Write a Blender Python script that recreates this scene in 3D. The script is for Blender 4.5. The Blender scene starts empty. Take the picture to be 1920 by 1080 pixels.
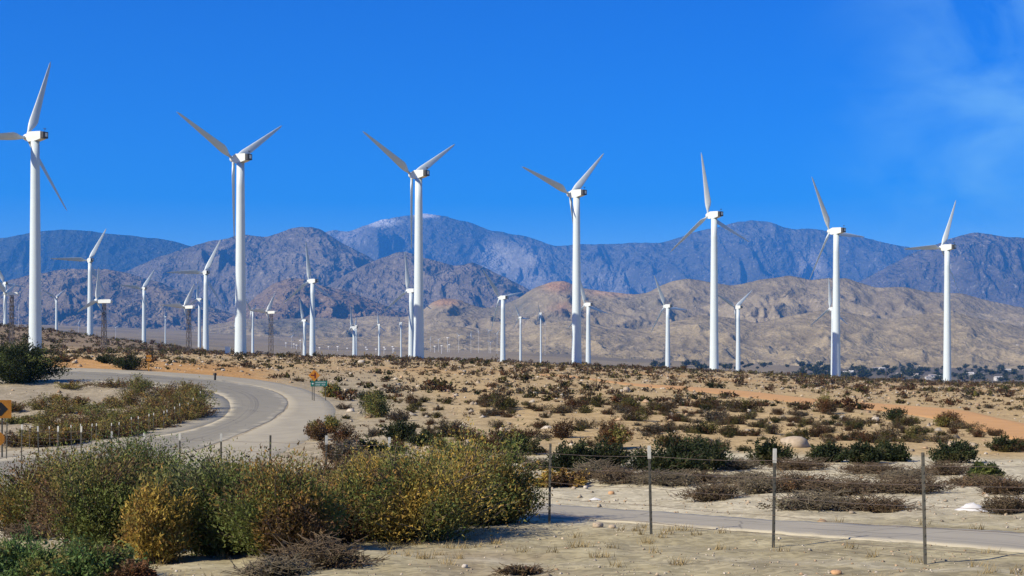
import bpy, math, random
import numpy as np
from mathutils import Vector, Matrix

# ------------------------------------------------------------------ camera
SC = bpy.context.scene
COL = SC.collection
F_PX = 2800.0                     # focal length in pixels of the 1920-wide photograph
EYE = 3.0                         # eye height of the world origin column
HOR = 690.0                       # row of the horizon
cam_d = bpy.data.cameras.new("camera")
cam = bpy.data.objects.new("camera", cam_d)
COL.objects.link(cam)
cam_d.sensor_width = 36.0
cam_d.lens = 36.0 * F_PX / 1920.0
cam_d.shift_y = (HOR - 540.0) / 1920.0
cam_d.clip_start = 0.5
cam_d.clip_end = 90000.0
cam.location = (0, 0, EYE)
cam.rotation_euler = (math.pi / 2, 0, 0)
SC.camera = cam

# ------------------------------------------------------------------ sky, sun, exposure
SUN_EL = math.radians(36.0)
SUN_AZ = math.atan2(-0.84, -0.54)            # clockwise from +Y
sun_vec = Vector((math.sin(SUN_AZ) * math.cos(SUN_EL), math.cos(SUN_AZ) * math.cos(SUN_EL), math.sin(SUN_EL)))
W = bpy.data.worlds.new("World")
SC.world = W
W.use_nodes = True
wn, wl = W.node_tree.nodes, W.node_tree.links
wn.clear()
w_out = wn.new("ShaderNodeOutputWorld")
w_bg = wn.new("ShaderNodeBackground")
w_sky = wn.new("ShaderNodeTexSky")
w_sky.sky_type = 'NISHITA'
w_sky.sun_disc = False
w_sky.sun_elevation = SUN_EL
w_sky.sun_rotation = SUN_AZ % (2 * math.pi)
w_sky.altitude = 1200.0
w_sky.air_density = 1.0
w_sky.dust_density = 0.0
w_sky.ozone_density = 4.0
w_hsv = wn.new("ShaderNodeHueSaturation")
w_hsv.inputs["Hue"].default_value = 0.527
w_hsv.inputs["Saturation"].default_value = 1.76
w_hsv.inputs["Value"].default_value = 1.35
wl.new(w_sky.outputs[0], w_hsv.inputs["Color"])
# thin cirrus veil drifting in over the right-hand part of the sky
w_tc = wn.new("ShaderNodeTexCoord")
w_map = wn.new("ShaderNodeMapping")
w_map.inputs["Scale"].default_value = (6.0, 6.0, 12.0)
w_map.inputs["Location"].default_value = (0.7, 1.9, 3.85)
w_map.inputs["Rotation"].default_value = (0.0, 0.25, 0.0)
w_noise = wn.new("ShaderNodeTexNoise")
w_noise.inputs["Scale"].default_value = 1.6
w_noise.inputs["Detail"].default_value = 7.0
w_noise.inputs["Roughness"].default_value = 0.55
w_noise.inputs["Distortion"].default_value = 0.4
w_ramp = wn.new("ShaderNodeMapRange")
w_ramp.inputs["From Min"].default_value = 0.40
w_ramp.inputs["From Max"].default_value = 0.80
w_sep = wn.new("ShaderNodeSeparateXYZ")
w_mask = wn.new("ShaderNodeMapRange")
w_mask.interpolation_type = 'SMOOTHSTEP'
w_mask.inputs["From Min"].default_value = 0.17
w_mask.inputs["From Max"].default_value = 0.33
w_mul = wn.new("ShaderNodeMath"); w_mul.operation = 'MULTIPLY'
w_mul2 = wn.new("ShaderNodeMath"); w_mul2.operation = 'MULTIPLY'; w_mul2.inputs[1].default_value = 0.6
w_mix = wn.new("ShaderNodeMix"); w_mix.data_type = 'RGBA'
w_mix.inputs[7].default_value = (4.2, 8.3, 10.0, 1.0)
wl.new(w_tc.outputs["Generated"], w_map.inputs[0])
wl.new(w_map.outputs[0], w_noise.inputs["Vector"])
wl.new(w_noise.outputs[0], w_ramp.inputs["Value"])
wl.new(w_tc.outputs["Generated"], w_sep.inputs[0])
wl.new(w_sep.outputs["X"], w_mask.inputs["Value"])
wl.new(w_ramp.outputs[0], w_mul.inputs[0])
wl.new(w_mask.outputs[0], w_mul.inputs[1])
wl.new(w_mul.outputs[0], w_mul2.inputs[0])
wl.new(w_mul2.outputs[0], w_mix.inputs["Factor"])
wl.new(w_hsv.outputs[0], w_mix.inputs[6])
wl.new(w_mix.outputs[2], w_bg.inputs["Color"])
w_bg.inputs["Strength"].default_value = 0.066
wl.new(w_bg.outputs[0], w_out.inputs["Surface"])

sun_d = bpy.data.lights.new("sun", 'SUN')
sun_d.energy = 5.0
sun_d.angle = math.radians(0.5)
sun_d.color = (1.0, 0.885, 0.70)
sun = bpy.data.objects.new("sun", sun_d)
COL.objects.link(sun)
sun.location = (-60, -40, 120)
sun.rotation_euler = sun_vec.to_track_quat('Z', 'Y').to_euler()

SC.view_settings.view_transform = 'Standard'
SC.view_settings.look = 'None'
SC.view_settings.gamma = 1.0
SC.view_settings.exposure = 0.75
SC.view_settings.use_curve_mapping = False
SC.render.engine = 'CYCLES'
SC.cycles.use_denoising = True
SC.cycles.max_bounces = 6
SC.cycles.diffuse_bounces = 2
SC.cycles.volume_bounces = 1
SC.cycles.transparent_max_bounces = 8

rng = np.random.default_rng(7)
R_ = random.Random(11)

# ------------------------------------------------------------------ noise
_perm = np.random.default_rng(3).permutation(512)
_perm = np.concatenate([_perm, _perm]).astype(np.int64)
_gr = np.random.default_rng(4).uniform(0, 2 * np.pi, 512)
_gx, _gy = np.cos(_gr), np.sin(_gr)


def perlin(x, y, seed=0):
    x = np.asarray(x, float) + seed * 37.17
    y = np.asarray(y, float) + seed * 91.73
    xi = np.floor(x).astype(np.int64); yi = np.floor(y).astype(np.int64)
    xf = x - xi; yf = y - yi
    u = xf * xf * xf * (xf * (xf * 6 - 15) + 10)
    v = yf * yf * yf * (yf * (yf * 6 - 15) + 10)

    def g(ix, iy, fx, fy):
        h = _perm[(_perm[ix & 511] + iy) & 511]
        return _gx[h] * fx + _gy[h] * fy
    n00 = g(xi, yi, xf, yf); n10 = g(xi + 1, yi, xf - 1, yf)
    n01 = g(xi, yi + 1, xf, yf - 1); n11 = g(xi + 1, yi + 1, xf - 1, yf - 1)
    return ((n00 * (1 - u) + n10 * u) * (1 - v) + (n01 * (1 - u) + n11 * u) * v) * 1.5


def fbm(x, y, oct=5, gain=0.5, lac=2.0, seed=0):
    s = 0.0; a = 1.0; t = 0.0
    for i in range(oct):
        s = s + a * perlin(x, y, seed + i); t += a
        a *= gain; x = x * lac; y = y * lac
    return s / t


def ridged(x, y, oct=5, gain=0.55, lac=2.05, seed=0):
    s = 0.0; a = 1.0; t = 0.0; w = 1.0
    for i in range(oct):
        n = 1.0 - np.abs(perlin(x, y, seed + i)) * 1.5
        n = np.clip(n, 0, 1) ** 2
        s = s + a * n * w; t += a
        w = np.clip(n * 1.6, 0, 1)
        a *= gain; x = x * lac; y = y * lac
    return s / t


def sstep(a, b, x):
    t = np.clip((np.asarray(x, float) - a) / (b - a), 0, 1)
    return t * t * (3 - 2 * t)


# ------------------------------------------------------------------ terrain height (relative to the eye, later + EYE)
_cols_px = np.array([-1400, 0, 300, 600, 960, 1340, 1700, 3300], float)
_tab = {  # px column: [(distance, height relative to the eye)]
    -1400: [(3, -1.6), (10, -2.1), (20, -3.0), (30, -3.4), (50, -4.0), (65, -4.3), (85, -3.1), (110, -1.2), (125, -.3), (160, .9), (200, 1.8), (300, 4.5), (350, 6), (420, 9), (500, 14), (600, 24), (700, 30), (1000, 30), (2000, 60), (3500, 110), (5000, 170), (9000, 260)],
    0: [(3, -1.6), (10, -2.1), (20, -2.9), (30, -3.3), (50, -3.85), (65, -4.1), (85, -3.0), (110, -1.2), (125, -.3), (160, .9), (200, 1.5), (300, 3.0), (346, 3.8), (420, 5.5), (500, 9.5), (600, 17.5), (700, 21), (1000, 22), (2000, 45), (3500, 95), (5000, 150), (9000, 240)],
    300: [(3, -1.6), (10, -2.1), (20, -2.8), (30, -3.2), (50, -3.6), (65, -3.75), (85, -2.9), (110, -1.3), (125, -.4), (160, .6), (200, 1.2), (300, 2.8), (365, 3.6), (420, 4.8), (500, 6.4), (600, 9.4), (700, 9.6), (1000, 8), (2000, 25), (3500, 70), (5000, 125), (9000, 220)],
    600: [(3, -1.6), (10, -2.1), (20, -2.7), (30, -3.05), (50, -3.4), (80, -3.0), (107, -2.4), (120, -2.1), (200, -.4), (300, 1.6), (395, 3.2), (480, 2.4), (700, -2), (1000, -3), (2000, 8), (3500, 48), (5000, 105), (9000, 190)],
    960: [(3, -1.6), (10, -2.1), (20, -2.7), (30, -3.0), (50, -3.1), (80, -2.7), (120, -2.1), (200, -.9), (300, .6), (425, 1.7), (500, .5), (700, -6), (1000, -9), (2000, 4), (3500, 42), (5000, 88), (9000, 150)],
    1340: [(3, -1.6), (10, -2.0), (20, -2.65), (30, -2.9), (50, -3.05), (80, -3.0), (120, -2.8), (200, -2.3), (350, -1.4), (481, -.7), (560, -2), (700, -7), (1000, -14), (2000, -10), (3500, 18), (5000, 50), (9000, 100)],
    1700: [(3, -1.6), (10, -2.0), (20, -2.6), (30, -2.75), (50, -3.0), (80, -3.2), (120, -3.3), (200, -3.6), (350, -4.2), (540, -5.0), (700, -10), (1000, -17), (2000, -19), (3500, 2), (5000, 34), (9000, 80)],
    3300: [(3, -1.6), (10, -2.0), (20, -2.6), (30, -2.75), (50, -3.1), (80, -3.6), (120, -4.0), (200, -5), (350, -7), (540, -9), (700, -15), (1000, -22), (2000, -25), (3500, -5), (5000, 25), (9000, 70)],
}
_LD0, _LD1, _NLD = math.log(2.5), math.log(12000.0), 420
_NU = 161
_u_ax = np.linspace(-0.85, 0.85, _NU)
_ld_ax = np.linspace(_LD0, _LD1, _NLD)
_colz = np.stack([np.interp(_ld_ax, [math.log(a) for a, b in _tab[int(c)]], [b for a, b in _tab[int(c)]]) for c in _cols_px])
_cu = (_cols_px - 960) / F_PX
_grid = np.stack([np.interp(_u_ax, _cu, _colz[:, j]) for j in range(_NLD)], 1)


def _blur(a, n, ax):
    k = np.hanning(n + 2)[1:-1]; k /= k.sum()
    p = n // 2
    pad = [(0, 0), (0, 0)]; pad[ax] = (p, p)
    b = np.pad(a, pad, mode='edge')
    return np.apply_along_axis(lambda m: np.convolve(m, k, 'valid'), ax, b)


_grid = _blur(_blur(_grid, 9, 1), 17, 0)


def base_h(x, y):
    """smooth ground height relative to the eye"""
    x = np.asarray(x, float); y = np.maximum(np.asarray(y, float), 2.6)
    fu = np.clip((x / y - _u_ax[0]) / (_u_ax[1] - _u_ax[0]), 0, _NU - 1.001)
    fl = np.clip((np.log(y) - _LD0) / (_ld_ax[1] - _ld_ax[0]), 0, _NLD - 1.001)
    i = fu.astype(int); j = fl.astype(int); a = fu - i; b = fl - j
    return (_grid[i, j] * (1 - a) + _grid[i + 1, j] * a) * (1 - b) + (_grid[i, j + 1] * (1 - a) + _grid[i + 1, j + 1] * a) * b


SMOOTH_POLYS = []       # world polygons (roads) where the ground stays even


def in_poly(x, y, poly):
    x = np.asarray(x, float); y = np.asarray(y, float)
    x0, y0 = np.min(poly, 0); x1, y1 = np.max(poly, 0)
    res = np.zeros(x.shape, bool)
    sel = (x >= x0) & (x <= x1) & (y >= y0) & (y <= y1)
    if not sel.any():
        return res
    xs, ys = x[sel], y[sel]
    c = np.zeros(xs.shape, bool)
    P = np.asarray(poly, float); Q = np.roll(P, -1, 0)
    for (ax, ay), (bx, by) in zip(P.tolist(), Q.tolist()):
        if ay == by:
            continue
        c ^= ((ay > ys) != (by > ys)) & (xs < (bx - ax) * (ys - ay) / (by - ay) + ax)
    res[sel] = c
    return res


def rough_h(x, y):
    x = np.asarray(x, float); y = np.asarray(y, float)
    near = 0.10 * fbm(x * 0.45, y * 0.45, 4, seed=2) + 0.045 * fbm(x * 1.7, y * 1.7, 3, seed=9)
    a_mid = sstep(48, 75, y)
    mid = 0.38 * fbm(x * 0.11, y * 0.11, 4, seed=5) + 0.16 * fbm(x * .5, y * .5, 3, seed=6)
    a_far = sstep(450, 1200, y)
    far = 5.0 * fbm(x * 0.004, y * 0.004, 4, seed=8)
    r = near * (1 - a_mid) + mid * a_mid * (1 - a_far) + far * a_far
    return r


def ground_h(x, y):
    """ground height in world z"""
    return base_h(x, y) + rough_h(x, y) + EYE


_dm = np.exp(np.linspace(math.log(6), math.log(9000), 2600))


def hit(px, py, rough=False):
    """world point where the line of sight through a photo pixel meets the ground"""
    u = (px - 960.0) / F_PX; e = (HOR - py) / F_PX
    z = base_h(u * _dm, _dm)
    if rough:
        z = z + rough_h(u * _dm, _dm)
    s = z - e * _dm
    k = np.argmax(s >= 0)
    if s[k] < 0:
        k = len(_dm) - 1
    if k > 0 and s[k] > s[k - 1]:
        t = -s[k - 1] / (s[k] - s[k - 1])
        d = _dm[k - 1] + t * (_dm[k] - _dm[k - 1])
    else:
        d = _dm[k]
    return u * d, d


def gz(x, y):
    return float(ground_h(np.array([x]), np.array([y]))[0])


# ------------------------------------------------------------------ mesh helpers
def new_mesh(name, verts, faces, mats=(), smooth=False, mat_idx=None, color=None):
    """verts (N,3); faces (M,k) array or list of lists"""
    me = bpy.data.meshes.new(name)
    verts = np.asarray(verts, np.float32)
    if isinstance(faces, np.ndarray):
        m, k = faces.shape
        me.vertices.add(len(verts)); me.vertices.foreach_set("co", verts.ravel())
        me.loops.add(m * k); me.loops.foreach_set("vertex_index", faces.astype(np.int32).ravel())
        me.polygons.add(m)
        me.polygons.foreach_set("loop_start", np.arange(0, m * k, k, dtype=np.int32))
        me.polygons.foreach_set("loop_total", np.full(m, k, np.int32))
    else:
        me.from_pydata([tuple(map(float, v)) for v in verts], [], [tuple(int(i) for i in f) for f in faces])
    for m_ in mats:
        me.materials.append(m_)
    np_ = len(me.polygons)
    if mat_idx is not None:
        me.polygons.foreach_set("material_index", np.asarray(mat_idx, np.int32))
    if smooth:
        me.polygons.foreach_set("use_smooth", np.ones(np_, bool))
    if color is not None:
        at = me.color_attributes.new("tint", 'FLOAT_COLOR', 'POINT')
        c = np.ones((len(verts), 4), np.float32); c[:, :3] = color
        at.data.foreach_set("color", c.ravel())
    me.update(calc_edges=True)
    return me


def link(name, me, parent=None, loc=(0, 0, 0), rot=(0, 0, 0), scale=(1, 1, 1)):
    o = bpy.data.objects.new(name, me)
    COL.objects.link(o)
    o.location = loc; o.rotation_euler = rot; o.scale = scale
    if parent is not None:
        o.parent = parent
    return o


def tag(o, label=None, cat=None, group=None, kind=None):
    if label: o["label"] = label
    if cat: o["category"] = cat
    if group: o["group"] = group
    if kind: o["kind"] = kind
    return o


def thing(name, label, cat, loc, rz=0.0, group=None, scale=1.0):
    o = link(name, None, None, loc, (0, 0, rz), (scale, scale, scale))
    o.empty_display_size = 0.3
    return tag(o, label, cat, group)


class MB:
    """collects simple solids into one mesh"""
    def __init__(s):
        s.v = []; s.f = []; s.mi = []

    def add(s, vs, fs, mi=0):
        b = len(s.v)
        s.v.extend([tuple(p) for p in vs]); s.f.extend([[i + b for i in f] for f in fs]); s.mi.extend([mi] * len(fs))

    def box(s, c, d, mi=0, rot=None):
        cx, cy, cz = c; dx, dy, dz = (q / 2 for q in d)
        p = [Vector((sx * dx, sy * dy, sz * dz)) for sx in (-1, 1) for sy in (-1, 1) for sz in (-1, 1)]
        if rot is not None:
            p = [rot @ q for q in p]
        p = [(q.x + cx, q.y + cy, q.z + cz) for q in p]
        s.add(p, [[0, 1, 3, 2], [4, 6, 7, 5], [0, 4, 5, 1], [2, 3, 7, 6], [0, 2, 6, 4], [1, 5, 7, 3]], mi)

    def tube(s, pts, rad, n=6, mi=0, cap=True):
        pts = [Vector(p) for p in pts]
        if not hasattr(rad, '__len__'):
            rad = [rad] * len(pts)
        vs = []; fs = []
        for i, p in enumerate(pts):
            t = (pts[min(i + 1, len(pts) - 1)] - pts[max(i - 1, 0)]).normalized()
            a = t.orthogonal().normalized() if abs(t.z) < .99 else Vector((1, 0, 0))
            if abs(t.z) < .99:
                a = t.cross(Vector((0, 0, 1))).normalized()
            b = t.cross(a).normalized()
            for k in range(n):
                q = 2 * math.pi * k / n
                vs.append(p + (a * math.cos(q) + b * math.sin(q)) * rad[i])
        for i in range(len(pts) - 1):
            for k in range(n):
                fs.append([i * n + k, i * n + (k + 1) % n, (i + 1) * n + (k + 1) % n, (i + 1) * n + k])
        if cap:
            fs.append(list(range(n))[::-1]); fs.append([(len(pts) - 1) * n + k for k in range(n)])
        s.add(vs, fs, mi)

    def mesh(s, name, mats, smooth=False):
        return new_mesh(name, np.array(s.v), s.f, mats, smooth, s.mi)

    def build(s, name, mats, parent=None, loc=(0, 0, 0), smooth=False):
        if not isinstance(mats, (list, tuple)): mats = [mats]
        return link(name, s.mesh(name, mats, smooth), parent, loc)


# ------------------------------------------------------------------ materials
def pmat(name, c1, c2=None, scale=3.0, rough=0.8, bump=0.0, bscale=None, coords='Object', spec=0.3, attr=False, metal=0.0, detail=6.0, alb=.73):
    """procedural material: two colours mixed by noise; optional tint attribute"""
    if c2 is None:
        c2 = tuple(v * .8 for v in c1)
    c1 = tuple(v * alb for v in c1); c2 = tuple(v * alb for v in c2)
    m = bpy.data.materials.new(name)
    m.use_nodes = True
    n, l = m.node_tree.nodes, m.node_tree.links
    b = n["Principled BSDF"]
    b.inputs["Roughness"].default_value = rough
    b.inputs["Specular IOR Level"].default_value = spec
    b.inputs["Metallic"].default_value = metal
    tc = n.new("ShaderNodeTexCoord")
    if c2 is None:
        c2 = tuple(v * .8 for v in c1)
    nz = n.new("ShaderNodeTexNoise"); nz.inputs["Scale"].default_value = scale; nz.inputs["Detail"].default_value = detail
    nz.inputs["Roughness"].default_value = 0.6
    l.new(tc.outputs[coords], nz.inputs["Vector"])
    mr = n.new("ShaderNodeMapRange"); mr.inputs["From Min"].default_value = .32; mr.inputs["From Max"].default_value = .68
    l.new(nz.outputs[0], mr.inputs["Value"])
    mx = n.new("ShaderNodeMix"); mx.data_type = 'RGBA'
    mx.inputs[6].default_value = (*c1, 1); mx.inputs[7].default_value = (*c2, 1)
    l.new(mr.outputs[0], mx.inputs["Factor"])
    out = mx.outputs[2]
    if attr:
        at = n.new("ShaderNodeAttribute"); at.attribute_name = "tint"
        mm = n.new("ShaderNodeMix"); mm.data_type = 'RGBA'; mm.blend_type = 'MULTIPLY'; mm.inputs["Factor"].default_value = 1
        l.new(out, mm.inputs[6]); l.new(at.outputs["Color"], mm.inputs[7])
        out = mm.outputs[2]
    l.new(out, b.inputs["Base Color"])
    if bump:
        nb = n.new("ShaderNodeTexNoise"); nb.inputs["Scale"].default_value = bscale or scale * 3; nb.inputs["Detail"].default_value = 5
        l.new(tc.outputs[coords], nb.inputs["Vector"])
        bp = n.new("ShaderNodeBump"); bp.inputs["Strength"].default_value = bump
        l.new(nb.outputs[0], bp.inputs["Height"]); l.new(bp.outputs[0], b.inputs["Normal"])
    return m


def leaf_mat(name, rough=0.7, trans=0.28):
    m = pmat(name, (1, 1, 1), (.72, .72, .72), 9.0, rough, attr=True, spec=0.15, alb=1.0)
    n, l = m.node_tree.nodes, m.node_tree.links
    b = n["Principled BSDF"]
    out = n["Material Output"]
    tr = n.new("ShaderNodeBsdfTranslucent")
    src = b.inputs["Base Color"].links[0].from_socket
    l.new(src, tr.inputs["Color"])
    ms = n.new("ShaderNodeMixShader"); ms.inputs[0].default_value = trans
    l.new(b.outputs[0], ms.inputs[1]); l.new(tr.outputs[0], ms.inputs[2]); l.new(ms.outputs[0], out.inputs["Surface"])
    return m


M = {}
M['leaf'] = leaf_mat("leaf")
M['twig'] = pmat("twig", (.16, .12, .085), (.08, .058, .042), 6.0, .9)
M['dead'] = pmat("dead_twig", (.19, .14, .085), (.07, .05, .032), 2.5, .95)
M['deadgrey'] = pmat("grey_dead_twig", (.24, .20, .135), (.09, .075, .05), 2.5, .95)
M['rock'] = pmat("pale_rock", (.50, .42, .32), (.32, .26, .19), 4.0, .9, .5, 9)
M['rock_white'] = pmat("white_rock", (.62, .58, .50), (.45, .40, .33), 4.0, .9, .5, 9)
M['rock_orange'] = pmat("orange_rock", (.58, .36, .19), (.42, .25, .13), 4.0, .9, .5, 9)
M['steel'] = pmat("tower_paint", (.64, .74, .78), (.60, .69, .74), .35, .42, spec=.4)
M['nacelle'] = pmat("nacelle_paint", (.74, .79, .78), (.68, .73, .72), .9, .4, spec=.4)
M['blade'] = pmat("blade_paint", (.62, .70, .74), (.54, .62, .66), .5, .45, spec=.4)
M['dark'] = pmat("dark_louvre", (.04, .045, .05), (.06, .06, .065), 3, .6)
M['lattice'] = pmat("lattice_steel", (.10, .095, .095), (.15, .12, .10), 2.0, .7)
M['far_white'] = pmat("far_turbine_paint", (.78, .79, .79), (.70, .71, .71), .5, .45)
M['post'] = pmat("fence_post_steel", (.06, .07, .062), (.10, .085, .065), 8.0, .7)
M['post_white'] = pmat("white_post_paint", (.66, .66, .60), (.50, .49, .43), 14.0, .6)
M['wire'] = pmat("fence_wire", (.10, .09, .085), (.17, .12, .09), 5.0, .6)

# ------------------------------------------------------------------ roads (edges in photo pixels, laid on the ground)
def resample(poly, n):
    p = np.array(poly, float)
    # chord length in a compressed metric so far parts keep enough samples
    s = np.concatenate([[0], np.cumsum(np.hypot(np.diff(p[:, 0]), 2.5 * np.diff(p[:, 1])))])
    t = np.linspace(0, s[-1], n)
    q = np.stack([np.interp(t, s, p[:, 0]), np.interp(t, s, p[:, 1])], 1)
    for _ in range(6):
        q[1:-1] = .25 * q[:-2] + .5 * q[1:-1] + .25 * q[2:]
    return q


def strip(name, eA, eB, n, m, mat, lift, smooth_it=True, zfun=None):
    a = resample(eA, n); b = resample(eB, n)
    A = np.array([hit(x, y) for x, y in a]); B = np.array([hit(x, y) for x, y in b])
    for _ in range(4):
        A[1:-1] = .25 * A[:-2] + .5 * A[1:-1] + .25 * A[2:]
        B[1:-1] = .25 * B[:-2] + .5 * B[1:-1] + .25 * B[2:]
    w = np.concatenate([[0, .025], np.linspace(0, 1, m - 1)[1:-1], [.975, 1]])
    m = len(w) - 1
    wob = (fbm(np.arange(n) * .35, np.zeros(n), 3, seed=21) * .35, fbm(np.arange(n) * .35, np.zeros(n) + 9, 3, seed=22) * .35)
    N = (B - A); L = np.linalg.norm(N, axis=1, keepdims=True); N = N / np.maximum(L, 1e-6)
    A = A + N * wob[0][:, None]; B = B + N * wob[1][:, None]
    P = A[:, None, :] * (1 - w)[None, :, None] + B[:, None, :] * w[None, :, None]
    X = P[..., 0].ravel(); Y = P[..., 1].ravel()
    Z = (base_h(X, Y) + EYE) if smooth_it else ground_h(X, Y)
    sink = np.tile(np.where((w == 0) | (w == 1), -.06, .0), n)
    v = np.stack([X, Y, Z + lift + sink], 1)
    i = np.arange(n - 1)[:, None] * (m + 1) + np.arange(m)[None, :]
    i = i.ravel()
    f = np.stack([i, i + 1, i + m + 2, i + m + 1], 1)
    # soft skirt so the edge meets the soil
    me = new_mesh(name, v, f, [mat], True)
    uv = me.uv_layers.new(name="UVMap")
    U = np.tile(w, n); V = np.repeat(np.arange(n) / 6.0, m + 1)
    li = np.zeros(len(me.loops), np.int32); me.loops.foreach_get("vertex_index", li)
    uv.data.foreach_set("uv", np.stack([U[li], V[li]], 1).astype(np.float32).ravel())
    o = link(name, me)
    tag(o, kind="structure")
    poly = np.concatenate([A, B[::-1]])
    return o, poly


def asphalt_mat(name, base, dark, edge):
    m = pmat(name, base, tuple(v * .86 for v in base), .5, .9, .25, 25.0)
    n, l = m.node_tree.nodes, m.node_tree.links
    b = n["Principled BSDF"]
    src = b.inputs["Base Color"].links[0].from_socket
    uv = n.new("ShaderNodeUVMap")
    sp = n.new("ShaderNodeSeparateXYZ"); l.new(uv.outputs[0], sp.inputs[0])
    # tyre-polished streaks: bands across the lane, broken up along it
    nz = n.new("ShaderNodeTexNoise"); nz.inputs["Scale"].default_value = 1.0; nz.inputs["Detail"].default_value = 5
    mp = n.new("ShaderNodeMapping"); mp.inputs["Scale"].default_value = (15.0, .28, 1.0)
    l.new(uv.outputs[0], mp.inputs[0]); l.new(mp.outputs[0], nz.inputs["Vector"])
    mr = n.new("ShaderNodeMapRange"); mr.inputs["From Min"].default_value = .52; mr.inputs["From Max"].default_value = .72; mr.inputs["To Max"].default_value = .75
    l.new(nz.outputs[0], mr.inputs["Value"])
    mx = n.new("ShaderNodeMix"); mx.data_type = 'RGBA'; mx.inputs[7].default_value = (*dark, 1)
    l.new(mr.outputs[0], mx.inputs["Factor"]); l.new(src, mx.inputs[6])
    out = mx.outputs[2]
    vc = n.new("ShaderNodeTexVoronoi"); vc.feature = 'DISTANCE_TO_EDGE'; vc.inputs["Scale"].default_value = .55
    tcv = n.new("ShaderNodeTexCoord"); wv = n.new("ShaderNodeTexNoise"); wv.inputs["Scale"].default_value = .8
    l.new(tcv.outputs["Object"], wv.inputs["Vector"])
    wa = n.new("ShaderNodeMix"); wa.data_type = 'VECTOR'; wa.inputs["Factor"].default_value = .35
    l.new(tcv.outputs["Object"], wa.inputs[4]); l.new(wv.outputs["Color"], wa.inputs[5]); l.new(wa.outputs[1], vc.inputs["Vector"])
    mc = n.new("ShaderNodeMapRange"); mc.inputs["From Min"].default_value = .0; mc.inputs["From Max"].default_value = .012; mc.inputs["To Min"].default_value = .5; mc.inputs["To Max"].default_value = 0
    l.new(vc.outputs["Distance"], mc.inputs["Value"])
    mxc = n.new("ShaderNodeMix"); mxc.data_type = 'RGBA'; mxc.inputs[7].default_value = (.06, .056, .05, 1)
    l.new(mc.outputs[0], mxc.inputs["Factor"]); l.new(out, mxc.inputs[6]); out = mxc.outputs[2]
    ab = n.new("ShaderNodeMath"); ab.operation = 'SUBTRACT'; ab.inputs[1].default_value = .5; l.new(sp.outputs["X"], ab.inputs[0])
    ab2 = n.new("ShaderNodeMath"); ab2.operation = 'ABSOLUTE'; l.new(ab.outputs[0], ab2.inputs[0])
    dn = n.new("ShaderNodeTexNoise"); dn.inputs["Scale"].default_value = .9; dn.inputs["Detail"].default_value = 6
    tcd = n.new("ShaderNodeTexCoord"); l.new(tcd.outputs["Object"], dn.inputs["Vector"])
    ad = n.new("ShaderNodeMath"); ad.operation = 'MULTIPLY_ADD'; ad.inputs[1].default_value = .5; l.new(dn.outputs[0], ad.inputs[0]); l.new(ab2.outputs[0], ad.inputs[2])
    mrd = n.new("ShaderNodeMapRange"); mrd.inputs["From Min"].default_value = .60; mrd.inputs["From Max"].default_value = .74; mrd.inputs["To Max"].default_value = .9
    l.new(ad.outputs[0], mrd.inputs["Value"])
    mxd = n.new("ShaderNodeMix"); mxd.data_type = 'RGBA'; mxd.inputs[7].default_value = (.36, .33, .24, 1)
    l.new(mrd.outputs[0], mxd.inputs["Factor"]); l.new(out, mxd.inputs[6]); out = mxd.outputs[2]
    if edge:
        mr2 = n.new("ShaderNodeMapRange"); mr2.inputs["From Min"].default_value = .945; mr2.inputs["From Max"].default_value = .985; mr2.inputs["To Max"].default_value = .8
        l.new(sp.outputs["X"], mr2.inputs["Value"])
        n2 = n.new("ShaderNodeTexNoise"); n2.inputs["Scale"].default_value = .9
        l.new(uv.outputs[0], n2.inputs["Vector"])
        mr3 = n.new("ShaderNodeMapRange"); mr3.inputs["From Min"].default_value = .25; mr3.inputs["From Max"].default_value = .5
        l.new(n2.outputs[0], mr3.inputs["Value"])
        mu = n.new("ShaderNodeMath"); mu.operation = 'MULTIPLY'
        l.new(mr2.outputs[0], mu.inputs[0]); l.new(mr3.outputs[0], mu.inputs[1])
        mx2 = n.new("ShaderNodeMix"); mx2.data_type = 'RGBA'; mx2.inputs[7].default_value = (.05, .048, .045, 1)
        l.new(mu.outputs[0], mx2.inputs["Factor"]); l.new(out, mx2.inputs[6])
        out = mx2.outputs[2]
    l.new(out, b.inputs["Base Color"])
    return m


M['asphalt'] = asphalt_mat("worn_asphalt", (.285, .268, .205), (.10, .097, .085), True)
M['asphalt2'] = asphalt_mat("frontage_asphalt", (.39, .36, .28), (.13, .126, .11), False)
M['shoulder'] = pmat("gravel_shoulder", (.41, .375, .275), (.33, .30, .22), .8, .95, .5, 30)
M['dirt'] = pmat("orange_dirt", (.62, .35, .13), (.53, .295, .11), .35, .95, .4, 8)

BEND_IN = [(-260, 722), (40, 715), (120, 714.5), (200, 716), (278, 719), (340, 724), (390, 732), (425, 742), (440, 756), (432, 775), (405, 793), (360, 806), (310, 815), (240, 826), (150, 840), (60, 852), (-40, 864), (-300, 890)]
BEND_OUT = [(-260, 697), (40, 693), (120, 694.5), (200, 697), (290, 703), (370, 709), (440, 716), (500, 727), (540, 739), (552, 752), (540, 770), (500, 795), (440, 820), (380, 842), (300, 862), (200, 880), (100, 895), (-260, 945)]
SH_OUT = [(-260, 690), (40, 688), (120, 689), (210, 692), (300, 697), (380, 702), (455, 708), (530, 717), (590, 733), (632, 755), (640, 775), (620, 800), (585, 825), (530, 852), (470, 872), (400, 892), (330, 905), (-260, 985)]
bend, poly_bend = strip("road", BEND_IN, BEND_OUT, 110, 10, M['asphalt'], .014)
shoulder, poly_sh = strip("gravel_shoulder", [(x, y) for x, y in BEND_OUT], SH_OUT, 110, 6, M['shoulder'], .008)
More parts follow.
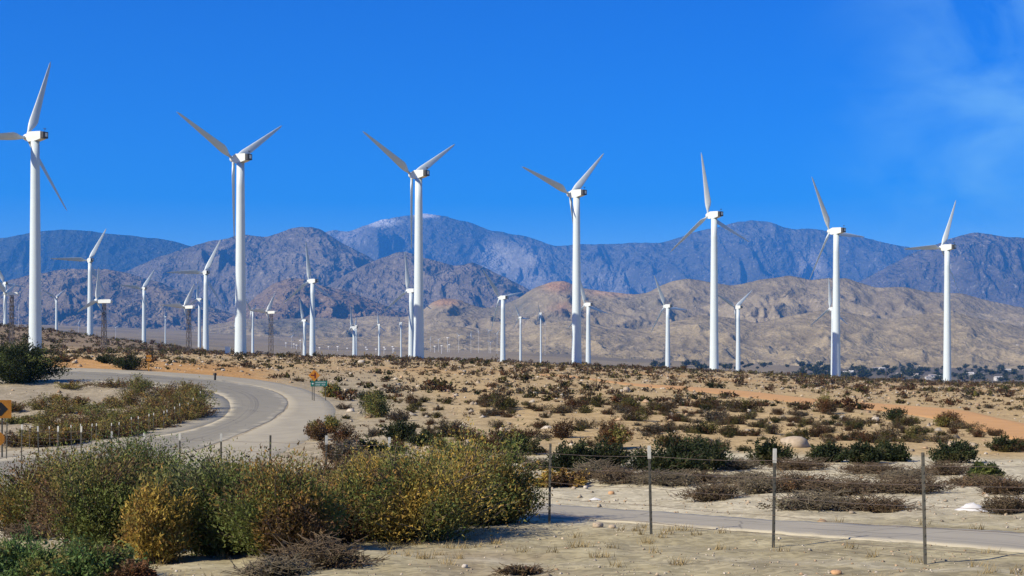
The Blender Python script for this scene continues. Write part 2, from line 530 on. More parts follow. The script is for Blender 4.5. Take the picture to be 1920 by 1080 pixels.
IN_SH = [(-260, 727), (40, 718), (120, 717.5), (200, 719), (278, 723), (330, 729), (365, 739), (384, 752), (378, 768), (350, 785), (310, 798), (260, 810), (200, 821), (120, 833), (40, 844), (-40, 853), (-300, 875)]
shoulder2, poly_sh2 = strip("gravel_shoulder", IN_SH, BEND_IN, 110, 4, M['shoulder'], .006)
FR_UP = [(330, 880), (500, 900), (700, 916), (850, 929), (985, 942), (1100, 951), (1250, 962), (1400, 973), (1550, 981), (1700, 988), (1920, 1000), (2300, 1022)]
FR_LO = [(330, 902), (500, 925), (700, 944), (850, 958), (985, 970), (1100, 976), (1250, 985), (1400, 997), (1550, 1008), (1700, 1018), (1920, 1036), (2300, 1066)]
frontage, poly_fr = strip("road", FR_UP, FR_LO, 110, 8, M['asphalt2'], .02)
TR_UP = [(1010, 701), (1075, 704), (1180, 719), (1280, 724), (1400, 733), (1535, 749), (1671, 758), (1806, 768), (1860, 781), (1920, 794), (2150, 830)]
TR_LO = [(1010, 703.5), (1075, 707), (1180, 723), (1280, 731), (1400, 745), (1562, 763), (1671, 772), (1752, 785), (1833, 806), (1920, 832), (2150, 900)]
track, poly_tr = strip("dirt_track", TR_UP, TR_LO, 120, 8, M['dirt'], .02)
SMOOTH_POLYS += [poly_bend, poly_sh, poly_sh2, poly_fr, poly_tr]


def _dist_poly_mask(x, y, poly, margin):
    """1 inside, fading to 0 over margin metres"""
    inside = in_poly(x, y, poly)
    d = np.full(x.shape, 1e9)
    bx0, by0 = poly.min(0) - margin * 2; bx1, by1 = poly.max(0) + margin * 2
    sel = (x > bx0) & (x < bx1) & (y > by0) & (y < by1)
    xs, ys = x[sel], y[sel]
    dd = np.full(xs.shape, 1e9)
    p = np.concatenate([poly, poly[:1]])
    for k in range(len(p) - 1):
        ax, ay = p[k]; bx, by = p[k + 1]
        vx, vy = bx - ax, by - ay
        L2 = vx * vx + vy * vy + 1e-9
        t = np.clip(((xs - ax) * vx + (ys - ay) * vy) / L2, 0, 1)
        dd = np.minimum(dd, (xs - ax - t * vx) ** 2 + (ys - ay - t * vy) ** 2)
    d[sel] = np.sqrt(dd)
    return np.where(inside, 1.0, 1 - sstep(0, margin, d)), np.where(inside, d, 0.0)


# ------------------------------------------------------------------ ground sheet
def build_ground():
    us = np.tan(np.linspace(-1, 1, 384) * 0.78) * 0.8
    us = np.sign(us) * np.abs(us) ** 1.15 / (0.8 * math.tan(.78)) ** .15
    ds = np.exp(np.linspace(math.log(3.0), math.log(11500), 540))
    U, D = np.meshgrid(us, ds)
    x = (U * D).ravel(); y = D.ravel()
    b = base_h(x, y); r = rough_h(x, y)
    mk = np.zeros_like(x)
    near = y < 700
    ins = np.zeros_like(x)
    for p in SMOOTH_POLYS:
        a_, b_ = _dist_poly_mask(x[near], y[near], p, 1.2 if p is not poly_tr else 2.5)
        mk[near] = np.maximum(mk[near], a_); ins[near] = np.maximum(ins[near], b_)
    z = b + r * (1 - mk) - .06 * sstep(.1, .55, ins)
    v = np.stack([x, y, z + EYE], 1)
    # ---- soil colours
    px = 960 + F_PX * x / y; py = HOR - F_PX * (b) / y
    n1 = fbm(x * .06, y * .06, 4, seed=31); n2 = fbm(x * .3, y * .3, 4, seed=33); n3 = fbm(x * .012, y * .012, 4, seed=35)
    gravel = np.array((.46, .41, .25)); sand = np.array((.61, .56, .40)); tan = np.array((.56, .42, .215))
    orange = np.array((.60, .35, .13)); pale = np.array((.42, .365, .255)); brown = np.array((.30, .23, .15)); valley = np.array((.37, .30, .18))

    def mix(c, t, w):
        return c * (1 - w[:, None]) + t * w[:, None]
    c = np.tile(gravel, (len(x), 1))
    c = mix(c, np.array((.44, .36, .24)), sstep(.1, .5, n2) * .6)          # straw-coloured patches on the verge
    st = fbm((x * .62 + y * .78) * .9, (x * .78 - y * .62) * .14, 4, seed=47)
    c = mix(c, np.array((.32, .285, .19)), sstep(.0, .35, st) * .55 * (1 - sstep(28, 34, y)))
    c = mix(c, np.array((.52, .485, .37)), sstep(.05, .4, -st) * .5 * (1 - sstep(28, 34, y)))
    edge = 50 + 6 * n1 + 4 * n2
    w_sand = sstep(25, 30, y) * (1 - sstep(edge - 2, edge + 4, y))
    c = mix(c, sand, w_sand)
    c = mix(c, tan, sstep(edge - 2, edge + 5, y) * sstep(-10, 4, x + (y - 60) * .12))
    left = sstep(edge - 2, edge + 5, y) * (1 - sstep(-10, 4, x + (y - 60) * .12))
    c = mix(c, pale, left)
    beyond = sstep(112, 124, y + 2 * n1) * (1 - sstep(-30, -12, x))
    c = mix(c, tan, beyond)
    # orange cut bank beyond the far leg of the bend and blotches along the crest
    ob = sstep(118, 126, y) * (1 - sstep(165, 215, y + 25 * n1)) * sstep(60, 110, px) * (1 - sstep(440, 560, px + 60 * n2))
    c = mix(c, orange, np.clip(ob * 1.0, 0, 1))
    oc = sstep(.05, .32, n3 + .35 * n1) * sstep(140, 260, y) * (1 - sstep(480, 620, y)) * .5
    c = mix(c, orange, oc)
    c = mix(c, brown, sstep(380, 470, y) * (1 - sstep(400, 640, px)) * .85)
    far = sstep(520, 800, y) * (1 - (1 - sstep(300, 500, px)) * (1 - sstep(900, 1400, y)))
    c = mix(c, valley, far)
    vd = sstep(-.05, .25, fbm(x * .003, y * .0018, 4, seed=41)) * sstep(800, 1500, y) * .45
    c = mix(c, np.array((.14, .13, .095)), vd)
    # scrubby dark belt of the settled valley on the right
    vs = sstep(1380, 1600, px) * sstep(1300, 1700, y) * (1 - sstep(3200, 3900, y)) * .55
    c = mix(c, np.array((.10, .095, .075)), vs)
    nr, nc = len(ds), len(us)
    i = (np.arange(nr - 1)[:, None] * nc + np.arange(nc - 1)[None, :]).ravel()
    f = np.stack([i, i + 1, i + nc + 1, i + nc], 1)
    m = pmat("desert_soil", (1, 1, 1), (.66, .64, .60), 1.1, .95, .55, 14.0, attr=True, spec=.1, detail=9.0)
    n, l = m.node_tree.nodes, m.node_tree.links
    bs = n["Principled BSDF"]
    src = bs.inputs["Base Color"].links[0].from_socket
    tc = n.new("ShaderNodeTexCoord")
    # fine grit near the camera: dark and pale specks
    vo = n.new("ShaderNodeTexVoronoi"); vo.inputs["Scale"].default_value = 9.0
    l.new(tc.outputs["Object"], vo.inputs["Vector"])
    mr = n.new("ShaderNodeMapRange"); mr.inputs["From Min"].default_value = 0.0; mr.inputs["From Max"].default_value = .9; mr.inputs["To Min"].default_value = .68; mr.inputs["To Max"].default_value = 1.25
    sp = n.new("ShaderNodeSeparateColor"); l.new(vo.outputs["Color"], sp.inputs[0]); l.new(sp.outputs[0], mr.inputs["Value"])
    mu = n.new("ShaderNodeMix"); mu.data_type = 'RGBA'; mu.blend_type = 'MULTIPLY'; mu.inputs["Factor"].default_value = .8
    l.new(src, mu.inputs[6]); l.new(mr.outputs[0], mu.inputs[7])
    # scattered low scrub far out where single plants are too small to build
    vo2 = n.new("ShaderNodeTexNoise"); vo2.inputs["Scale"].default_value = .06; vo2.inputs["Detail"].default_value = 8; vo2.inputs["Roughness"].default_value = .75
    l.new(tc.outputs["Object"], vo2.inputs["Vector"])
    mr2 = n.new("ShaderNodeMapRange"); mr2.inputs["From Min"].default_value = .50; mr2.inputs["From Max"].default_value = .62
    l.new(vo2.outputs[0], mr2.inputs["Value"])
    sxyz = n.new("ShaderNodeSeparateXYZ"); l.new(tc.outputs["Object"], sxyz.inputs[0])
    mr3 = n.new("ShaderNodeMapRange"); mr3.inputs["From Min"].default_value = 420; mr3.inputs["From Max"].default_value = 900; mr3.inputs["To Max"].default_value = .6
    l.new(sxyz.outputs["Y"], mr3.inputs["Value"])
    mm = n.new("ShaderNodeMath"); mm.operation = 'MULTIPLY'; l.new(mr2.outputs[0], mm.inputs[0]); l.new(mr3.outputs[0], mm.inputs[1])
    mx = n.new("ShaderNodeMix"); mx.data_type = 'RGBA'; mx.inputs[7].default_value = (.10, .09, .065, 1)
    l.new(mm.outputs[0], mx.inputs["Factor"]); l.new(mu.outputs[2], mx.inputs[6])
    l.new(mx.outputs[2], bs.inputs["Base Color"])
    o = link("ground", new_mesh("ground", v, f, [m], True, color=c))
    tag(o, kind="structure")
    # coarse apron around and behind the fan, a little lower
    R0 = 42000.0
    nv = [(-R0, -3000, EYE - 30), (R0, -3000, EYE - 30), (R0, 42000, EYE - 30), (-R0, 42000, EYE - 30)]
    return o


build_ground()

# ------------------------------------------------------------------ hills and mountain ranges
def mountain_mat(name, speck, speck_amt, scale, rockcol, rock_amt, bstr=.8):
    m = pmat(name, (1, 1, 1), (.62, .62, .64), scale, .95, attr=True, spec=.05, detail=10.0)
    n, l = m.node_tree.nodes, m.node_tree.links
    bs = n["Principled BSDF"]
    src = bs.inputs["Base Color"].links[0].from_socket
    tc = n.new("ShaderNodeTexCoord")
    for (sc, col, lo, hi, amt) in ((scale * 9, speck, .50, .57, speck_amt), (scale * 5, rockcol, .57, .64, rock_amt)):
        nz = n.new("ShaderNodeTexNoise"); nz.inputs["Scale"].default_value = sc; nz.inputs["Detail"].default_value = 7; nz.inputs["Roughness"].default_value = .7
        l.new(tc.outputs["Object"], nz.inputs["Vector"])
        mr = n.new("ShaderNodeMapRange"); mr.inputs["From Min"].default_value = lo; mr.inputs["From Max"].default_value = hi; mr.inputs["To Max"].default_value = amt
        l.new(nz.outputs[0], mr.inputs["Value"])
        mx = n.new("ShaderNodeMix"); mx.data_type = 'RGBA'; mx.inputs[7].default_value = (*col, 1)
        l.new(mr.outputs[0], mx.inputs["Factor"]); l.new(src, mx.inputs[6]); src = mx.outputs[2]
    l.new(src, bs.inputs["Base Color"])
    # crags and gullies too fine for the mesh
    nb = n.new("ShaderNodeTexNoise"); nb.noise_type = 'RIDGED_MULTIFRACTAL'
    nb.inputs["Offset"].default_value = 1.0; nb.inputs["Gain"].default_value = 1.6
    nb.inputs["Scale"].default_value = scale * 1.6; nb.inputs["Detail"].default_value = 4; nb.inputs["Roughness"].default_value = .6
    mpb = n.new("ShaderNodeMapping"); mpb.inputs["Scale"].default_value = (1.0, .55, 1.0)
    l.new(tc.outputs["Object"], mpb.inputs[0]); l.new(mpb.outputs[0], nb.inputs["Vector"])
    bp = n.new("ShaderNodeBump"); bp.inputs["Strength"].default_value = bstr; bp.inputs["Distance"].default_value = .16 / scale
    l.new(nb.outputs[0], bp.inputs["Height"]); l.new(bp.outputs[0], bs.inputs["Normal"])
    return m


def mrange(name, crest, y0, yc, cols, rows, scale, gully, mat, color, seed, patches=(), px_lim=(-500, 2450), aniso=.45, rough=.05, pexp=1.05):
    """a range whose crest follows the given skyline; foot at distance y0, crest at yc, back slope behind"""
    cp = np.array(crest, float)
    lo = max(px_lim[0], cp[0, 0]); hi = min(px_lim[1], cp[-1, 0])
    px = np.linspace(lo, hi, cols)
    u = (px - 960) / F_PX
    e = (HOR - np.interp(px, cp[:, 0], cp[:, 1])) / F_PX
    k = np.hanning(9); k /= k.sum()
    e = np.convolve(np.pad(e, 4, mode='edge'), k, 'valid')
    t = np.concatenate([np.linspace(0, 1, rows), np.array([1.06, 1.16, 1.3])])
    U, T = np.meshgrid(u, t)
    E = np.tile(e, (len(t), 1))
    # crest distance wanders so ridges step forward and back
    wan = 1 + .05 * fbm(u * 9, u * 0, 3, seed=seed + 50)
    Y = y0 + (yc - y0) * T * wan[None, :]
    X = U * Y
    zf = base_h(U * y0, np.full_like(U, y0)) - 8
    zc = E * (y0 + (yc - y0) * wan[None, :])
    jag = 1 + rough * fbm(X / scale * 1.2, Y / scale * 1.2, 5, gain=.6, seed=seed + 3) * sstep(.5, 1, T)
    wx = X + scale * .55 * fbm(X / scale, Y / scale, 3, seed=seed + 7)
    wy = Y + scale * .55 * fbm(X / scale, Y / scale, 3, seed=seed + 17)
    rd = ridged(wx / scale, wy / scale * aniso, 6, seed=seed)
    rd2 = ridged(wx / scale * 2.7, wy / scale * aniso * 2.7, 4, seed=seed + 29)
    Tc = np.clip(T, 0, 1)
    prof = Tc ** pexp
    bump = (rd - .55) * gully + (rd2 - .5) * gully * .34
    env = np.sin(np.pi * np.clip(Tc, 0, 1) ** .8) ** .8
    g = prof + bump * env
    back = np.clip((T - 1) / .3, 0, 1)
    g = g * (1 - back) - .1 * back
    # never rise above the skyline
    Z = zf + (zc * jag - zf) * g
    lim = E * Y * (1 - .02 * (1 - Tc))
    Z = np.where(T < 1, np.minimum(Z, lim), Z)
    v = np.stack([X.ravel(), Y.ravel(), Z.ravel() + EYE], 1)
    nr, nc = T.shape
    i = (np.arange(nr - 1)[:, None] * nc + np.arange(nc - 1)[None, :]).ravel()
    f = np.stack([i, i + 1, i + nc + 1, i + nc], 1)
    # colours of the ground itself
    PX = np.tile(px, (nr, 1)); PY = HOR - F_PX * Z / Y
    c = np.empty((nr, nc, 3)); c[:] = color
    nn = fbm(X / scale * .8, Y / scale * .8, 5, seed=seed + 61)
    nf = fbm(X / scale * 4, Y / scale * 4, 4, gain=.65, seed=seed + 71)
    c *= (1 + .38 * nn + .30 * nf + .20 * (rd - .5))[..., None]
    for (cx, cy, rx, ry, col, amt, ns) in patches:
        w = np.exp(-(((PX - cx) / rx) ** 2 + ((PY - cy) / ry) ** 2) ** 1.5)
        w = np.clip(w * amt * (1 + ns * (nf * 2.2 + nn)), 0, 1)[..., None]
        c = c * (1 - w) + np.array(col) * w
    o = link(name, new_mesh(name, v, f, [mat], True, color=np.clip(c, .01, 1).reshape(-1, 3)))
    tag(o, kind="structure")
    return o


M['mt_forest'] = mountain_mat("forested_mountain", (.035, .042, .034), .45, .004, (.25, .24, .22), .3)
M['mt_rock'] = mountain_mat("rocky_mountain", (.05, .055, .045), .4, .004, (.40, .38, .33), .4)
M['mt_brown'] = mountain_mat("brown_mountain", (.065, .06, .045), .5, .006, (.38, .32, .24), .45)
M['mt_tan'] = mountain_mat("tan_hill", (.14, .12, .08), .5, .016, (.44, .37, .26), .35, .36)

mrange("mountain_range", [(-500, 500), (-200, 470), (0, 448), (60, 437), (110, 432), (160, 434), (200, 437), (250, 443), (300, 450), (330, 455), (355, 462), (420, 480), (560, 530)],
       12300, 15500, 440, 80, 1500, .5, M['mt_forest'], (.055, .065, .055), 1, aniso=.5)
mrange("mountain_range", [(420, 520), (520, 470), (600, 434), (625, 427), (645, 433), (658, 434), (680, 425), (710, 412), (745, 406), (790, 401), (830, 405), (880, 415), (920, 432), (960, 440), (985, 442), (1010, 450), (1040, 460), (1100, 458), (1180, 456), (1240, 455), (1270, 445), (1300, 432), (1340, 425), (1380, 412), (1410, 408), (1440, 415), (1480, 430), (1520, 433), (1560, 437), (1620, 450), (1680, 462), (1720, 468), (1760, 480), (1900, 500), (2450, 520)],
       15300, 19500, 760, 90, 1700, .55, M['mt_rock'], (.15, .148, .125), 2, aniso=.5,
       patches=[(712, 417, 34, 8, (.80, .82, .85), 1.0, .9), (800, 403, 22, 5, (.9, .9, .92), 1.6, .2), (650, 440, 45, 22, (.38, .36, .33), .9, .6),
                (935, 485, 40, 38, (.46, .45, .40), 1.1, .5), (990, 500, 45, 45, (.36, .35, .31), .9, .7), (1130, 540, 110, 40, (.33, .32, .28), .8, .9), (1520, 500, 28, 26, (.38, .36, .31), .9, .6), (900, 430, 120, 26, (.05, .055, .05), .8, .3)])
mrange("mountain_range", [(1540, 560), (1640, 510), (1700, 480), (1740, 462), (1770, 452), (1800, 440), (1830, 436), (1850, 438), (1870, 440), (1900, 444), (1960, 452), (2100, 440), (2300, 470), (2450, 480)],
       10800, 13500, 380, 85, 1200, .52, M['mt_rock'], (.18, .155, .12), 5, aniso=.5)
mrange("mountain_range", [(120, 560), (200, 528), (300, 482), (355, 463), (400, 452), (430, 445), (455, 437), (480, 442), (500, 443), (530, 436), (550, 429), (565, 426), (585, 428), (600, 433), (640, 455), (690, 478), (730, 500), (800, 540), (860, 570)],
       9000, 11500, 560, 105, 900, .45, M['mt_brown'], (.23, .20, .155), 8, aniso=.5)
mrange("mountain_range", [(540, 580), (600, 545), (660, 510), (710, 485), (745, 472), (762, 470), (800, 480), (850, 496), (885, 490), (920, 505), (960, 528), (1000, 548), (1060, 585)],
       8000, 9800, 480, 110, 700, .45, M['mt_brown'], (.25, .21, .155), 11, aniso=.5,
       patches=[(880, 500, 28, 14, (.32, .26, .20), .8, .5), (835, 515, 14, 8, (.42, .36, .29), .6, .9)])
mrange("foothill", [(-500, 540), (-200, 530), (0, 532), (60, 514), (120, 504), (200, 504), (250, 515), (300, 528), (340, 545), (400, 575), (470, 598)],
       6300, 8200, 440, 90, 620, .45, M['mt_brown'], (.25, .20, .135), 14, aniso=.5)
mrange("foothill", [(400, 612), (440, 590), (480, 555), (510, 533), (540, 521), (570, 524), (600, 535), (655, 548), (720, 572), (800, 600)],
       6100, 7400, 320, 80, 560, .42, M['mt_brown'], (.26, .19, .12), 17, aniso=.5)
mrange("foothill", [(-500, 655), (200, 640), (330, 628), (380, 612), (430, 603), (460, 597), (520, 599), (600, 595), (650, 598), (700, 592), (760, 594), (790, 585), (810, 568), (830, 560), (860, 562), (880, 570), (905, 576), (930, 575), (970, 560), (1000, 540), (1030, 529), (1060, 527), (1090, 540), (1130, 545), (1190, 552), (1215, 548), (1240, 535), (1265, 527), (1290, 523), (1330, 530), (1370, 535), (1400, 530), (1440, 522), (1480, 517), (1520, 524), (1560, 520), (1590, 522), (1640, 538), (1700, 540), (1740, 548), (1800, 550), (1860, 565), (1920, 578), (2100, 600), (2450, 640)],
       4200, 5400, 1000, 95, 300, .34, M['mt_tan'], (.37, .31, .20), 20, aniso=.5, rough=.03, pexp=1.15,
       patches=[(1050, 535, 34, 14, (.50, .30, .17), 1.0, .3), (1150, 547, 55, 9, (.56, .38, .23), 1.1, .3), (1058, 576, 26, 11, (.42, .22, .14), .7, .9), (835, 566, 34, 9, (.46, .28, .15), 1.0, .3),
                (555, 610, 90, 18, (.16, .16, .13), .8, .8), (960, 575, 50, 25, (.20, .20, .16), .7, .7), (1215, 575, 35, 30, (.20, .19, .15), .6, .8)])
mrange("foothill", [(-500, 668), (200, 655), (420, 640), (560, 634), (700, 632), (800, 622), (860, 612), (900, 618), (960, 622), (1020, 606), (1080, 600), (1140, 612), (1200, 618), (1250, 606), (1310, 590), (1370, 596), (1420, 606), (1480, 592), (1540, 580), (1600, 588), (1660, 600), (1720, 590), (1780, 584), (1850, 600), (1920, 614), (2100, 640), (2450, 655)],
       2700, 4000, 740, 80, 230, .30, M['mt_tan'], (.40, .33, .20), 23, aniso=.5, rough=.03, pexp=1.6)

# ------------------------------------------------------------------ wind turbines
BLADE_R = 21.0


def blade_mesh(R, name="blade"):
    """tapered, twisted airfoil along +Z, leading side towards -X"""
    st = np.array([0, .03, .06, .10, .15, .20, .28, .40, .55, .70, .85, .95, .985, 1.0])
    chord = np.interp(st, [0, .06, .18, .4, .7, .95, 1], [.70, .70, 2.15, 1.65, 1.05, .5, .10]) * R / 21
    thick = np.interp(st, [0, .06, .18, .4, .7, 1], [1.0, .98, .34, .22, .17, .12])
    twist = -np.radians(np.interp(st, [0, .1, .2, .5, 1], [38, 36, 31, 22, 16]))
    n = 14
    q = np.linspace(0, 2 * np.pi, n, endpoint=False)
    vs = []
    for s, c, th, tw in zip(st, chord, thick, twist):
        circ = np.clip(1 - (s - .05) / .12, 0, 1)
        xa = -np.cos(q) * .5                     # chordwise
        foil = np.sin(q) * .5 * th * (1 - .55 * np.clip(xa + .5, 0, 1) * (1 - circ))
        x = xa * c + .18 * c * (1 - circ); y = foil * c
        X = x * math.cos(tw) - y * math.sin(tw); Y = x * math.sin(tw) + y * math.cos(tw)
        pre = .35 * s * s * R / 21
        vs += [(a, b + pre, .35 + s * (R - .35)) for a, b in zip(X, Y)]
    fs = []
    for i in range(len(st) - 1):
        for k in range(n):
            fs.append([i * n + k, i * n + (k + 1) % n, (i + 1) * n + (k + 1) % n, (i + 1) * n + k])
    fs.append(list(range(n))[::-1]); fs.append([(len(st) - 1) * n + k for k in range(n)])
    return new_mesh(name, vs, fs, [M['blade']], True)


def prism(profile, w0, w1=None, bev=0.0):
    """profile list of (y,z); extruded along x with half widths"""
    v = []; n = len(profile)
    for sx in (-1, 1):
        for (y, z, hw) in profile:
            v.append((sx * hw, y, z))
    f = [list(range(n)), [n + k for k in range(n)][::-1]]
    for k in range(n):
        f.append([k, n + k, n + (k + 1) % n, (k + 1) % n])
    return v, f


def bevel(me, w, seg=2):
    import bmesh
    bm = bmesh.new(); bm.from_mesh(me)
    bmesh.ops.recalc_face_normals(bm, faces=bm.faces[:])
    bmesh.ops.bevel(bm, geom=[e for e in bm.edges], offset=w, segments=seg, affect='EDGES', profile=.6)
    bm.to_mesh(me); bm.free()
    return me


def lathe_mesh(name, prof, n, mats, smooth=True, axis='Y'):
    v = []; f = []
    for (a, r) in prof:
        for k in range(n):
            q = 2 * math.pi * k / n
            if axis == 'Y':
                v.append((r * math.cos(q), a, r * math.sin(q)))
            else:
                v.append((r * math.cos(q), r * math.sin(q), a))
    for i in range(len(prof) - 1):
        for k in range(n):
            f.append([i * n + k, i * n + (k + 1) % n, (i + 1) * n + (k + 1) % n, (i + 1) * n + k])
    f.append(list(range(n))[::-1]); f.append([(len(prof) - 1) * n + k for k in range(n)])
    return new_mesh(name, v, f, mats, smooth)


# shared meshes of the large type. Local frame: +Y is upwind (rotor side), origin at the tower-top centre
BL21 = blade_mesh(BLADE_R - .6)
_v, _f = prism([(2.9, .25, .95), (2.6, 2.55, .95), (1.2, 2.95, 1.12), (-3.2, 2.75, 1.05), (-3.2, .55, 1.05), (-.6, .05, 1.12), (1.9, .05, 1.1)], 1.1)
NAC = bevel(new_mesh("nacelle", _v, _f, [M['nacelle']]), .10)
_m = MB(); _m.box((0, -3.75, 1.62), (1.96, 1.10, 1.86))
REAR = bevel(_m.mesh("rear_housing", [M['dark']]), .06)
_m = MB(); _m.box((.2, -4.32, 1.7), (.85, .05, 1.1)); _m.box((1.0, -3.95, 1.75), (.05, .36, 1.0))
PANEL = _m.mesh("white_panel", [M['nacelle']])
_m = MB()
for k in range(5):
    _m.box((-.48, -4.31, 1.0 + k * .28), (.62, .04, .12))
LOUV = _m.mesh("louvre", [M['lattice']])
_m = MB(); _m.tube([(0, -3.9, 2.5), (0, -3.95, 3.3)], .05, 5); _m.box((0, -3.95, 3.35), (.7, .08, .10)); _m.box((.3, -3.95, 3.5), (.16, .16, .28)); _m.box((-.3, -3.95, 3.47), (.12, .3, .22))
MAST = _m.mesh("wind_mast", [M['dark']])
HUB = lathe_mesh("hub", [(2.55, .75), (2.95, .95), (3.4, 1.02), (4.0, 1.0), (4.4, .86), (4.75, .55), (4.9, .2)], 18, [M['nacelle']])
ROT_Y = 2.75; ROT_Z = 1.25


def tower_mesh(H, rb, rt, n=28):
    prof = [(0, rb * 1.02), (.5, rb)]
    for k in range(1, 9):
        t = k / 8
        r_ = rb + (rt - rb) * (t ** .85)
        z_ = .5 + (H - .5) * t
        prof.append((z_, r_))
    me = lathe_mesh("tower", prof, n, [M['steel']], True, axis='Z')
    return me


def world_at(px, py, D):
    return Vector(((px - 960) / F_PX * D, D, EYE + (HOR - py) / F_PX * D))


def view_az(px):
    return math.atan((px - 960) / F_PX)


TPARTS = []


def turbine(px, py, D, phase, facing, label, scale=1.0, group=None, rb=1.5, rt=.98, name="wind_turbine", chord=1.0):
    """hub row py at tower column px; facing = angle between rotor axis and line of sight"""
    p = world_at(px, py, D)
    g = gz(p.x, p.y)
    a = facing - view_az(px) if abs(facing) < 3 else facing
    top = p.z - 1.2 * scale                      # nacelle centre sits 1.5 m above tower top
    H = top - g + .25
    t = thing(name, label, "wind turbine", (p.x, p.y, g - .25), a, group)
    link("tower", tower_mesh(H, rb * scale, rt * scale), t)
    s = (scale,) * 3
    ns = (scale * .80,) * 3
    nac = link("nacelle", NAC, t, (0, 0, H), (0, 0, 0), ns)
    rear = link("rear_housing", REAR, nac)
    link("white_panel", PANEL, nac); link("louvre", LOUV, nac); link("wind_mast", MAST, nac)
    link("hub", HUB, t, (0, (ROT_Y - 2.95) * scale, H + ROT_Z * scale), (0, 0, 0), ns)
    for k in range(3):
        ph = math.radians(phase + 120 * k)
        o = link("blade", BL21, t, (0, ROT_Y * scale, H + ROT_Z * scale), (0, ph, 0), (scale * chord, scale * chord, scale))
    return t


FA = math.acos(.68)
row1 = [  # column, hub row, tower pixel height, blade phase, foreshortening
    (66, 256, 404, 21.5, .74, "tallest white turbine at the picture edge, one blade cut off by the frame"),
    (451, 297, 371, 58, .74, "big white turbine with a Y of blades and a blade shadow low on its tower"),
    (785, 327, 344, 59, .71, "big white turbine with a Y of blades before the snow-dusted summit"),
    (1081, 363, 320, 48, .69, "big white turbine beside the red and orange hill, blades in a leaning Y"),
    (1339, 403, 291, -8, .73, "big white turbine with one blade straight up, before the pointed peak"),
    (1568, 433, 274, -28, .60, "second-last big turbine of the front row, one blade level to its tail side"),
    (1776, 464, 254, 26, .62, "last and smallest big turbine of the front row, above the valley town"),
]
for (x, y, h, ph, fc, lb) in row1:
    turbine(x, y, F_PX * 50 / h, ph, math.acos(fc), lb, group="front row of large turbines")

row2 = [  # column, hub row, blade pixel length, phase, facing cos
    (169, 488, 74, 30, .93, "mid-distance turbine between the tallest tower and the lattice turbine, blade level"),
    (386, 511, 75, 28, .92, "mid-distance turbine with a level blade, in front of the big turbine's tower"),
    (586, 527, 78, -5, .72, "mid-distance turbine with upright blade before the brown rounded mountain"),
    (771, 545, 76, -4, .70, "mid-distance turbine standing right beside the third big tower"),
    (943, 558, 70, -41, .68, "mid-distance turbine alone before the pale rock scar, blade pointing down"),
    (1103, 571, 68, -17, .70, "mid-distance turbine close beside the fourth big tower by the red hillside"),
    (1252, 574, 65, -25, .70, "mid-distance turbine alone before the tan hills, blade level to one side"),
    (1384, 576, 62, 55, .68, "mid-distance turbine with a Y of blades beside the fifth big tower"),
    (1562, 579, 61, -2, .66, "mid-distance turbine nearly hidden behind the sixth big tower"),
]
for (x, y, r, ph, fc, lb) in row2:
    turbine(x, y, F_PX * 21 / r, ph, math.acos(fc), lb, group="second row of turbines", rb=1.75, rt=1.05, chord=1.2)

# older monopole turbines further back
row3 = [
    (10, 531, 47, -24, .9, .72, "far turbine at the picture edge, behind a dark lattice tower"),
    (106, 558, 32, 55, .8, .55, "small far turbine on the brown hill behind the tallest tower"),
    (270, 541, 49, 36, .85, .75, "thin far turbine standing alone on the hill with open sky of mountain behind"),
    (374, 561, 38, 5, .5, .6, "far turbine half hidden between lattice turbine and mid-distance tower"),
    (474, 583, 32, 70, .4, .55, "far turbine whose blade hangs beside the second big tower"),
    (443, 614, 24, 20, .3, .5, "thin far turbine peeping out beside the second big tower's base"),
    (571, 601, 42, -9, .75, .62, "far turbine just beside the mid-distance turbine of the rounded mountain"),
    (664, 614, 44, -2, .35, .65, "far turbine with bright upright blade, its nacelle turned the other way"),
    (668, 611, 22, 30, .4, .5, "thin far turbine directly behind the one with a bright upright blade"),
    (711, 609, 26, 0, .7, .5, "thin far turbine before the tan slope, second of a spaced pair"),
    (752, 605, 20, 90, .25, .5, "thin far turbine with a T-shaped head beside the third big tower"),
    (976, 595, 28, -25, .7, .55, "thin far turbine just past the turbine alone before the rock scar"),
    (1014, 587, 20, 92, .25, .5, "thin far turbine with a T-shaped head below the red hillside"),
    (310, 594, 16, 20, .4, .45, "short far tower with tiny head on the slope near the lattice turbine"),
]
for (x, y, r, ph, fc, sc, lb) in row3:
    turbine(x, y, F_PX * 21 * sc / r, ph, math.acos(fc), lb, scale=sc, group="older turbines further back", rb=1.9, rt=1.25, chord=1.55)


# lattice-tower turbines
def lattice_mesh(H, wb, wt):
    m = MB()
    nseg = max(4, int(H / 2.2))
    def corner(k, t):
        w = wb + (wt - wb) * t
        sx = -1 if k in (0, 3) else 1; sy = -1 if k in (0, 1) else 1
        return (sx * w / 2, sy * w / 2, H * t)
    for k in range(4):
        m.tube([corner(k, 0), corner(k, 1)], .10, 4)
    for i in range(nseg):
        t0, t1 = i / nseg, (i + 1) / nseg
        for k in range(4):
            a, b = corner(k, t0), corner((k + 1) % 4, t1)
            m.tube([a, b], .055, 3, cap=False)
            m.tube([corner((k + 1) % 4, t0), corner(k, t1)], .055, 3, cap=False)
            m.tube([corner(k, t1), corner((k + 1) % 4, t1)], .05, 3, cap=False)
    return m.mesh("lattice_tower", [M['lattice']])


